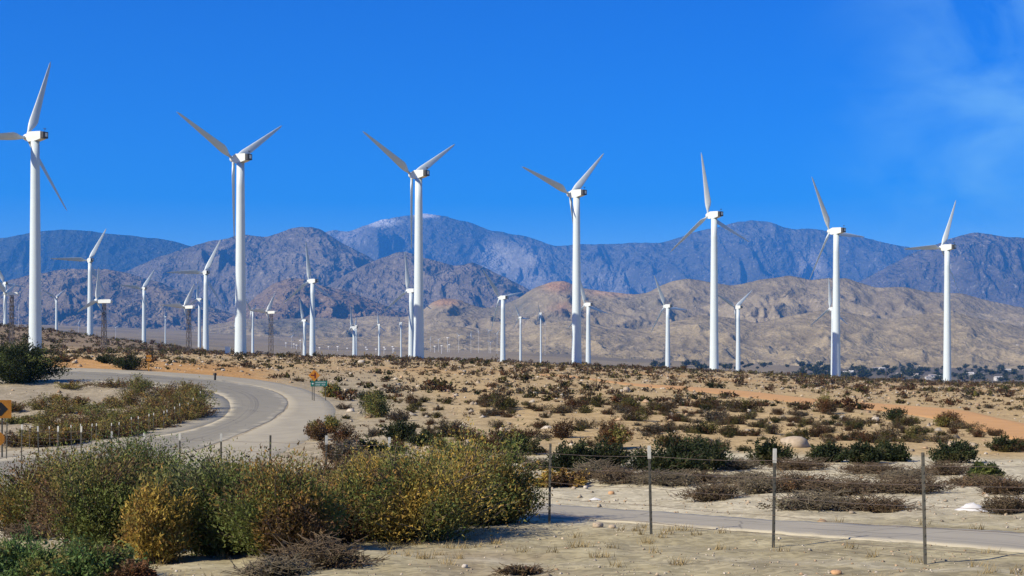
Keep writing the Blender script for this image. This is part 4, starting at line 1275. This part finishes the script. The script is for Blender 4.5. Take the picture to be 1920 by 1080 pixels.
def scatter_stones(name, n, d0, d1, s0, s1, label, mat, seed, umax=.40):
    rg2 = np.random.default_rng(seed)
    d = np.sqrt(rg2.uniform(d0 ** 2, d1 ** 2, n)); u = rg2.uniform(-umax, umax, n)
    x, y = u * d, d
    dn = .5 + .9 * fbm(x * .12, y * .12, 3, seed=seed % 50)
    kp = (rg2.uniform(0, 1, n) < dn) & ~on_poly(x, y)
    x, y = x[kp], y[kp]; z = ground_h(x, y)
    base = np.array([(1, 0, 0), (-.5, .85, 0), (-.5, -.85, 0), (.5, .2, .75), (-.35, -.2, .8), (.1, .1, -.4)])
    tri = np.array([(0, 1, 3), (1, 4, 3), (1, 2, 4), (2, 0, 3), (2, 3, 4), (0, 5, 1), (1, 5, 2), (2, 5, 0)])
    m_ = len(x)
    jit = base[None] * (1 + rg2.normal(0, .22, (m_, 6, 3)))
    s = (s0 * (s1 / s0) ** (rg2.uniform(0, 1, m_) ** 2.2)) * .5
    q = rg2.uniform(0, 6.28, m_); ca, sa = np.cos(q)[:, None], np.sin(q)[:, None]
    X = (jit[..., 0] * ca - jit[..., 1] * sa) * s[:, None] + x[:, None]
    Y = (jit[..., 0] * sa + jit[..., 1] * ca) * s[:, None] + y[:, None]
    Z = jit[..., 2] * s[:, None] * .8 + z[:, None]
    v = np.stack([X, Y, Z], -1).reshape(-1, 3)
    f = (tri[None] + np.arange(m_)[:, None, None] * 6).reshape(-1, 3)
    cc = np.array([(.50, .42, .31), (.40, .33, .24), (.56, .50, .41), (.46, .33, .21)])[rg2.integers(0, 4, m_)] * rg2.uniform(.7, 1.25, (m_, 1))
    o = link(name, new_mesh(name, v, f, [mat], color=np.repeat(np.clip(cc, 0, .8), 6, axis=0)))
    tag(o, label, "stones", kind="stuff")
    return o


M['pebble'] = pmat("loose_stone", (1, 1, 1), (.75, .75, .75), 8.0, .95, attr=True, spec=.1)
scatter_stones("gravel", 24000, 14, 34, .014, .085, "loose gravel and pebbles on the verge beside the fence", M['pebble'], 5, .45)
scatter_stones("gravel", 2500, 26, 56, .04, .22, "small stones scattered over the pale sandy wash", M['pebble'], 6)
scatter_stones("rubble", 26000, 54, 420, .12, .75, "pale stones strewn between the scrub on the slope", M['pebble'], 8)

# dry grass tufts on the verge
rg = np.random.default_rng(55)
VV, FF, CC, b0 = [], [], [], 0
for _ in range(260):
    d = math.sqrt(rg.uniform(15 ** 2, 27 ** 2)); x = rg.uniform(-.45, .45) * d
    if on_poly(np.array([x]), np.array([d]))[0] or fbm(np.array([x * .3]), np.array([d * .3]), 2, seed=12)[0] < -.05: continue
    n_ = 26; th = rg.uniform(0, 6.28, n_); hh = rg.uniform(.05, .17, n_); r0 = rg.normal(0, .06, (n_, 2))
    tip = np.stack([r0[:, 0] + np.cos(th) * hh * .7, r0[:, 1] + np.sin(th) * hh * .7, hh], 1)
    a = np.stack([r0[:, 0] - np.sin(th) * .006, r0[:, 1] + np.cos(th) * .006, 0 * hh], 1); b = np.stack([r0[:, 0] + np.sin(th) * .006, r0[:, 1] - np.cos(th) * .006, 0 * hh], 1)
    v = np.stack([a, b, tip], 1).reshape(-1, 3) + np.array([x, d, gz(x, d) - .01])
    VV.append(v); FF.append(np.arange(n_ * 3).reshape(-1, 3) + b0); b0 += n_ * 3
    CC.append(np.tile(np.array([[.34, .26, .12]]) * rg.uniform(.6, 1.2), (n_ * 3, 1)))
o = link("dry_grass", new_mesh("dry_grass", np.concatenate(VV), np.concatenate(FF), [M['leaf']], color=np.concatenate(CC)))
tag(o, "thin dry straw-coloured grass on the gravel verge", "grass", kind="stuff")

# ------------------------------------------------------------------ wire fence with white-topped posts
post_px = {0: 1735, 1: 1450, 2: 1221, 3: 1030, 4: 865, 5: 727, 6: 610, 7: 506, 8: 415, 9: 337, 10: 270, 11: 209, 12: 152, 13: 109, 14: 73, 15: 40, 16: 12}
fence = thing("wire_fence", "wire fence of steel posts with white-painted tops along the frontage road", "fence", (5.54, 20.0, EYE - 2.6))
FL = fence.location.copy()


def tpost(parent, loc, h, white, lean, rz, wide=1.0, side="post", cap=.22):
    m = MB()
    c = cap if white else 0
    m.box((0, 0, (h - c) / 2 - .1), (.045 * wide, .012, h - c + .2)); m.box((0, .016 * wide, (h - c) / 2 - .1), (.012, .034 * wide, h - c + .2))
    for k in range(int((h - c) / .12)):
        m.box((0, -.011, .15 + k * .12), (.02 * wide, .012, .03))
    p = m.build(side, M['post'], parent, loc)
    p.rotation_euler = (lean[0], lean[1], rz)
    if white:
        t = MB(); t.box((0, 0, h - c / 2), (.055 * wide, .02, c)); t.box((0, .018 * wide, h - c / 2), (.018, .036 * wide, c))
        t.build("painted_top", M['post_white'], p)
    return p


posts = []
for n_ in range(-2, 17):
    if n_ in post_px:
        px = post_px[n_]
    else:
        px = -750 + 1 / (1 / 2485 + n_ * .0000569)
    d = 20.0 * 2485 / (px + 750)
    x = (px - 960) / F_PX * d
    g = gz(x, d)
    h = 1.50 if n_ < 12 else 1.62
    white = n_ not in (3, 7, 0, 16, 4)
    lean = (R_.uniform(-.03, .03), R_.uniform(-.03, .03))
    tpost(fence, (x - FL.x, d - FL.y, g - FL.z), h, white, lean, R_.uniform(-.3, .3), 1.0 if n_ <= 3 else 1.15)
    posts.append((x, d, g, h))
for s, fr in enumerate((.14, .33, .52, .71, .88)):
    m = MB(); pts = []
    for (a, b) in zip(posts[:-1], posts[1:]):
        for k in range(6):
            t = k / 6
            sag = -.025 * math.sin(math.pi * t)
            pts.append((a[0] * (1 - t) + b[0] * t - FL.x, a[1] * (1 - t) + b[1] * t - FL.y - .03, (a[2] + a[3] * fr) * (1 - t) + (b[2] + b[3] * fr) * t + sag - FL.z))
    m.tube(pts, .0032, 4, cap=False)
    m.build("wire", M['wire'], fence)

# little fence of short white-topped posts round the inside of the bend
inner_posts = [(55, 799), (75, 799), (94, 798), (107, 798), (118, 797), (134, 795), (151, 793), (161, 792), (171, 792), (180, 791), (194, 791), (209, 790), (222, 787), (232, 784), (247, 780.5), (260, 778), (269, 777), (279, 775), (287, 773.6), (296, 769), (306, 767.5), (314, 764), (322, 761), (328, 759), (337, 755.5), (346, 753), (353, 751), (361, 748), (369, 743), (376, 737)]
p0 = hit(55, 799 + 26)
ifence = thing("bend_fence", "low fence of short white-topped posts following the inside of the bend", "fence", (p0[0], p0[1], gz(*p0)))
IL = ifence.location.copy(); ip = []
for (px, py) in [q for n_, q in enumerate(inner_posts) if n_ % 3 != 1]:
    # foot lies a post height below the visible top
    f_ = hit(px, py + 26)
    for _ in range(5):
        f_ = hit(px, py + 1.05 * F_PX / f_[1])
    g = gz(*f_); ip.append((f_[0], f_[1], g))
    tpost(ifence, (f_[0] - IL.x, f_[1] - IL.y, g - IL.z), 1.06, True, (R_.uniform(-.05, .05), R_.uniform(-.05, .05)), 0, .75, cap=.13)
for fr in (.35, .75):
    m = MB(); m.tube([(a - IL.x, b - IL.y, c + fr - IL.z) for a, b, c in ip], .004, 3, cap=False)
    m.build("wire", M['wire'], ifence)

# ------------------------------------------------------------------ road signs
M['sign_orange'] = pmat("orange_sign", (.60, .24, .02), (.46, .18, .02), 5, .45)
M['sign_green'] = pmat("green_sign", (.01, .16, .13), (.008, .13, .11), 5, .45)
M['sign_black'] = pmat("black_sign_print", (.015, .013, .012), (.02, .02, .02), 5, .5)
M['sign_red'] = pmat("dark_red_print", (.16, .02, .01), (.12, .015, .01), 5, .5)
M['sign_white'] = pmat("white_sign_print", (.62, .70, .70), (.52, .6, .6), 5, .5)
M['wood'] = pmat("orange_wood", (.52, .24, .04), (.40, .18, .03), 4, .7)


def plate(name, pts, th, mat, parent, y0=0.0):
    """flat polygon plate in the XZ plane, thickness th towards +Y"""
    n = len(pts)
    v = [(x, y0, z) for x, z in pts] + [(x, y0 + th, z) for x, z in pts]
    f = [list(range(n)), [n + k for k in range(n)][::-1]] + [[k, n + k, n + (k + 1) % n, (k + 1) % n] for k in range(n)]
    return link(name, new_mesh(name, v, f, [mat]), parent)


def sign_root(name, label, px_base, py_base, D=None):
    x, y = hit(px_base, py_base) if D is None else ((px_base - 960) / F_PX * D, D)
    return thing(name, label, "road sign", (x, y, gz(x, y) - .05), view_az(px_base) * -1.0), F_PX / y


# diamond side-road sign
t, k = sign_root("warning_sign", "orange diamond sign with a side-road symbol at the bend", 589, 752)
zc = (752 - 706) / k + .05
m = MB(); m.box((0, .03, zc / 2 + .25), (.06, .04, zc + .5)); m.build("post", M['post'], t)
r = 11 / k
plate("panel", [(-r, zc), (0, zc - r), (r, zc), (0, zc + r)], .012, M['sign_orange'], t, -.012)
plate("symbol", [(.02 * r / .5, zc - .5 * r), (.14 * r / .5, zc - .5 * r), (.14 * r / .5, zc + .5 * r), (.02 * r / .5, zc + .5 * r)], .004, M['sign_red'], t, -.018)
plate("symbol", [(-.28 * r / .5, zc - .04 * r / .5), (.018 * r / .5, zc - .04 * r / .5), (.018 * r / .5, zc + .07 * r / .5), (-.28 * r / .5, zc + .07 * r / .5)], .004, M['sign_red'], t, -.018)
# green guide sign with an arrow and two rows of lettering too small to read
t, k = sign_root("guide_sign", "small green guide sign with two white lines beside the diamond sign", 598, 751)
zc = (751 - 720) / k + .05
hw, hh = 15.5 / k, 5.3 / k
for sx in (-.8, .8):
    m = MB(); m.box((sx * hw, .03, zc / 2), (.05, .04, zc)); m.build("post", M['post'], t)
plate("panel", [(-hw, zc - hh), (hw, zc - hh), (hw, zc + hh), (-hw, zc + hh)], .012, M['sign_green'], t, -.012)
plate("arrow", [(-.88 * hw, zc), (-.72 * hw, zc - .4 * hh), (-.72 * hw, zc - .15 * hh), (-.55 * hw, zc - .15 * hh), (-.55 * hw, zc + .15 * hh), (-.72 * hw, zc + .15 * hh), (-.72 * hw, zc + .4 * hh)], .004, M['sign_white'], t, -.018)
for row, (xs) in enumerate((np.linspace(-.35, .75, 9), np.linspace(-.35, .68, 8))):
    m = MB(); zr = zc + (.42 if row == 0 else -.42) * hh
    for i, xx in enumerate(xs):
        if row == 1 and i == 4: continue
        a = .05 * hw
        m.box((xx * hw - a * .6, -.016, zr), (a * .5, .004, .55 * hh)); m.box((xx * hw + a * .7, -.016, zr), (a * .5, .004, .55 * hh))
        m.box((xx * hw, -.0165, zr + (.18 if i % 2 else -.05) * hh), (a * 1.2, .004, .12 * hh))
    m.build("lettering", M['sign_white'], t)
# chevron board at the picture edge and the round sign below it
D = 66.0
t, k = sign_root("chevron_sign", "orange board with a black chevron at the picture edge", 4, 840, D)
zc = EYE + (HOR - 767) / k - t.location.z
m = MB(); m.box((0, .04, zc / 2), (.07, .05, zc)); m.build("post", M['post'], t)
hh = 17.0 / k; hw = 16.5 / k
plate("panel", [(-hw, zc - hh), (hw, zc - hh), (hw, zc + hh), (-hw, zc + hh)], .014, M['sign_orange'], t, -.014)
plate("chevron", [(-.9 * hw, zc - .75 * hh), (-.1 * hw, zc - .75 * hh), (.62 * hw, zc), (-.1 * hw, zc + .75 * hh), (-.9 * hw, zc + .75 * hh), (-.2 * hw, zc)], .004, M['sign_black'], t, -.02)
D = 60.0
t, k = sign_root("round_sign", "dull orange disc cut by the picture edge below the chevron board", -6, 880, D)
zc = EYE + (HOR - 823) / k - t.location.z
m = MB(); m.box((0, .04, zc / 2), (.06, .05, zc)); m.build("post", M['post'], t)
r = 14 / k
plate("disc", [(r * math.cos(q), zc + r * math.sin(q)) for q in np.linspace(0, 2 * math.pi, 20, endpoint=False)], .012, M['sign_orange'], t, -.012)
# orange sign on the far bank
t, k = sign_root("bank_sign", "small orange sign on an orange post before the cut bank", 279, 696)
zc = (696 - 672) / k + .05
m = MB(); m.box((0, .03, zc / 2), (.11, .06, zc)); m.build("post", M['wood'], t)
for dz in (.20, -.12):
    m = MB(); m.box((0, -.02, zc + dz), (9 / k, .03, .22)); m.build("panel", M['sign_orange'], t)
# dark marker post on the verge
x, y = hit(403, 713)
k = F_PX / y
m = MB(); m.tube([(0, 0, -.1), (.02, 0, 9 / k)], [.10, .085], 8); m.tube([(0, 0, 9 / k), (.0, 0, 13.5 / k)], [.16, .13], 8)
o = m.build("marker_post", M['sign_black'], None, (x, y, gz(x, y)))
tag(o, "short dark marker post on the sandy verge of the bend", "post")
# white cabinet beside the second turbine
p = world_at(427, 665, 372)
t = thing("utility_cabinet", "white utility cabinet on the crest beside the second big turbine", "cabinet", (p.x, p.y, gz(p.x, p.y) - .1))
m = MB(); m.box((0, 0, .95), (1.2, .9, 1.9)); m.build("body", M['nacelle'], t)
m = MB(); m.box((0, 0, 1.95), (1.32, 1.02, .1)); m.build("lid", M['steel'], t)
m = MB(); m.box((.1, -.46, .95), (.9, .02, 1.5)); m.build("door", M['steel'], t)

# litter on the pale sand
M['paper'] = pmat("white_plastic", (.74, .74, .72), (.62, .62, .60), 3, .5)
def crumple(name, px, py, w, h, label, seed, cat="litter"):
    x, y = hit(px, py, True); k = F_PX / y
    rg2 = np.random.default_rng(seed); n = 12
    gx, gy = np.meshgrid(np.linspace(-.5, .5, n), np.linspace(-.5, .5, n))
    r = np.sqrt(gx ** 2 + gy ** 2)
    z = np.clip(.55 - (r * 1.5) ** 2, 0, 1) + .9 * np.abs(fbm(gx * 3.5 + seed, gy * 3.5, 4, gain=.65, seed=seed)) * np.clip(1.15 - r * 2, 0, 1)
    v = np.stack([gx.ravel() * w / k * (1 + .2 * rg2.normal(0, .3, n * n)), gy.ravel() * w / k * .8, np.maximum(z.ravel(), 0) * h / k + .01], 1)
    i = (np.arange(n - 1)[:, None] * n + np.arange(n - 1)[None, :]).ravel()
    f = np.stack([i, i + 1, i + n + 1, i + n], 1)
    o = link(name, new_mesh(name, v, f, [M['paper']], True), None, (x, y, gz(x, y) - .01))
    tag(o, label, cat)
crumple("plastic_sack", 1822, 957, 58, 19, "crumpled white plastic sack beside the tall post on the sand", 3)
crumple("plastic_sack", 1908, 944, 44, 16, "smaller white sack caught in dead brush at the picture edge", 4)
crumple("plastic_bag", 1322, 932, 32, 8, "flat white scrap caught in the dead brush heap", 5)
crumple("plastic_bag", 1116, 937, 22, 5, "thin white scrap lying beyond the frontage road", 6)

# ------------------------------------------------------------------ valley town
M['house_white'] = pmat("house_wall", (.72, .70, .65), (.60, .58, .53), .5, .8)
M['house_roof'] = pmat("house_roof", (.45, .40, .36), (.30, .26, .23), .5, .8)
M['glass'] = pmat("window_glass", (.05, .06, .07), (.07, .08, .09), 1, .15)
houses = [(1596, 702, 8, 1), (1668, 688, 22, 2), (1654, 696, 10, 1), (1715, 707, 14, 2), (1750, 708, 16, 2), (1762, 710, 14, 1), (1820, 704, 14, 1), (1828, 706, 8, 1), (1862, 698, 12, 2), (1855, 698, 7, 1), (1890, 697, 10, 1), (1905, 678, 16, 1), (1898, 681, 7, 1), (1700, 686, 24, 0), (1788, 684, 9, 1), (1540, 683, 12, 0), (1590, 703, 16, 1), (1645, 694, 18, 0), (1740, 711, 10, 0), (1838, 706, 12, 0), (1872, 712, 14, 1), (1910, 650, 9, 1), (1880, 688, 9, 0), (1720, 690, 8, 1), (1685, 706, 9, 0)]
for i, (px, py, w, tone) in enumerate(houses):
    D = float(np.clip(hit(px, py)[1], 1300, 3600))
    if hit(px, py)[1] < 1200: D = 1700.0
    x = (px - 960) / F_PX * D; z = max(gz(x, D), EYE + (HOR - py) / F_PX * D)
    W_ = w * D / F_PX; H_ = 3.4 if w < 18 else 4.2; Dp = min(W_ * .7, 10)
    t = thing("house", "small pale house among the dark trees of the valley town", "house", (x, D, z), R_.uniform(-.4, .4), "houses of the valley town")
    m = MB(); m.box((0, 0, H_ / 2 - .75), (W_, Dp, H_ + 1.5)); m.build("wall", M['house_white'], t)
    m = MB(); e = .4
    m.add([(-W_ / 2 - e, -Dp / 2 - e, H_), (W_ / 2 + e, -Dp / 2 - e, H_), (W_ / 2 + e, Dp / 2 + e, H_), (-W_ / 2 - e, Dp / 2 + e, H_), (-W_ / 2 - e, 0, H_ + 1.5), (W_ / 2 + e, 0, H_ + 1.5)],
          [[0, 1, 5, 4], [2, 3, 4, 5], [0, 4, 3], [1, 2, 5], [0, 3, 2, 1]])
    m.build("roof", M['house_white'] if tone == 1 else M['house_roof'], t)
    for q in (-.28, .28):
        m = MB(); m.box((q * W_, -Dp / 2 - .03, H_ * .55), (W_ * .14, .08, 1.3)); m.build("window", M['glass'], t)
    m = MB(); m.box((0, -Dp / 2 - .03, 1.1), (1.1, .08, 2.2)); m.build("door", M['house_roof'], t)

TOWN = []
for k in range(5):
    v, f, c, sv, sf = shrub_arrays(900 + k, 7.0, 6.0, 60, 420, 1.1, .7, [(4, DGREEN), (2, (.045, .055, .03)), (1, OLIVE)], bare=.25, lobes=5, spread=.18)
    TOWN.append((new_mesh("crown", v + np.array([0, 0, 1.0]), f, [M['leaf']], color=c)))
_m = MB(); _m.tube([(0, 0, -1), (.1, 0, 1.6), (0, .1, 3.4)], [.35, .26, .12], 6)
TRUNK = _m.mesh("trunk", [M['twig']])
rg = np.random.default_rng(123)
nt = 0
spots = [(1500 + 420 * rg.random(), 682 + 32 * rg.random()) for _ in range(200)] + [(1480 + 90 * rg.random(), 672 + 12 * rg.random()) for _ in range(26)] + [(1180 + 300 * rg.random(), 686 + 6 * rg.random()) for _ in range(26)] + [(1780 + 140 * rg.random(), 660 + 20 * rg.random()) for _ in range(16)] + [(1640 + 140 * rg.random(), 678 + 8 * rg.random()) for _ in range(26)]
for (px, py) in spots:
    D = hit(px, py)[1]
    if D < 1100: D = rg.uniform(1300, 2000)
    D = min(D, 3800)
    x = (px - 960) / F_PX * D
    s_ = rg.uniform(.7, 1.9)
    t = thing("tree", "small dark tree in the belt of trees round the valley town", "tree", (x, D, gz(x, D)), rg.uniform(0, 6.28), "trees of the valley town", s_)
    link("crown", TOWN[rg.integers(5)], t); link("trunk", TRUNK, t)

# slim lattice pylon over the town
for (px, py, hp, lb) in ((1661, 702, 26, "slim grey pylon standing among the town trees"), (1810, 703, 18, "shorter slim pylon beside the last big turbine")):
    D = 1700.0; x = (px - 960) / F_PX * D
    o = link("pylon", lattice_mesh(hp * D / F_PX, 2.2, .7), None, (x, D, gz(x, D) - .3))
    tag(o, lb, "pylon")

# ------------------------------------------------------------------ haze
hz = MB(); hz.box((0, 11200, 1180), (30000, 23400, 2480))
m = bpy.data.materials.new("haze_air"); m.use_nodes = True
n, l = m.node_tree.nodes, m.node_tree.links
n.remove(n["Principled BSDF"])
pv = n.new("ShaderNodeVolumePrincipled")
pv.inputs["Color"].default_value = (.07, .37, 1.0, 1)
pv.inputs["Density"].default_value = 4.4e-5
pv.inputs["Anisotropy"].default_value = 0.1
l.new(pv.outputs[0], n["Material Output"].inputs["Volume"])
HAZE = hz.build("haze", m)
tag(HAZE, kind="stuff")
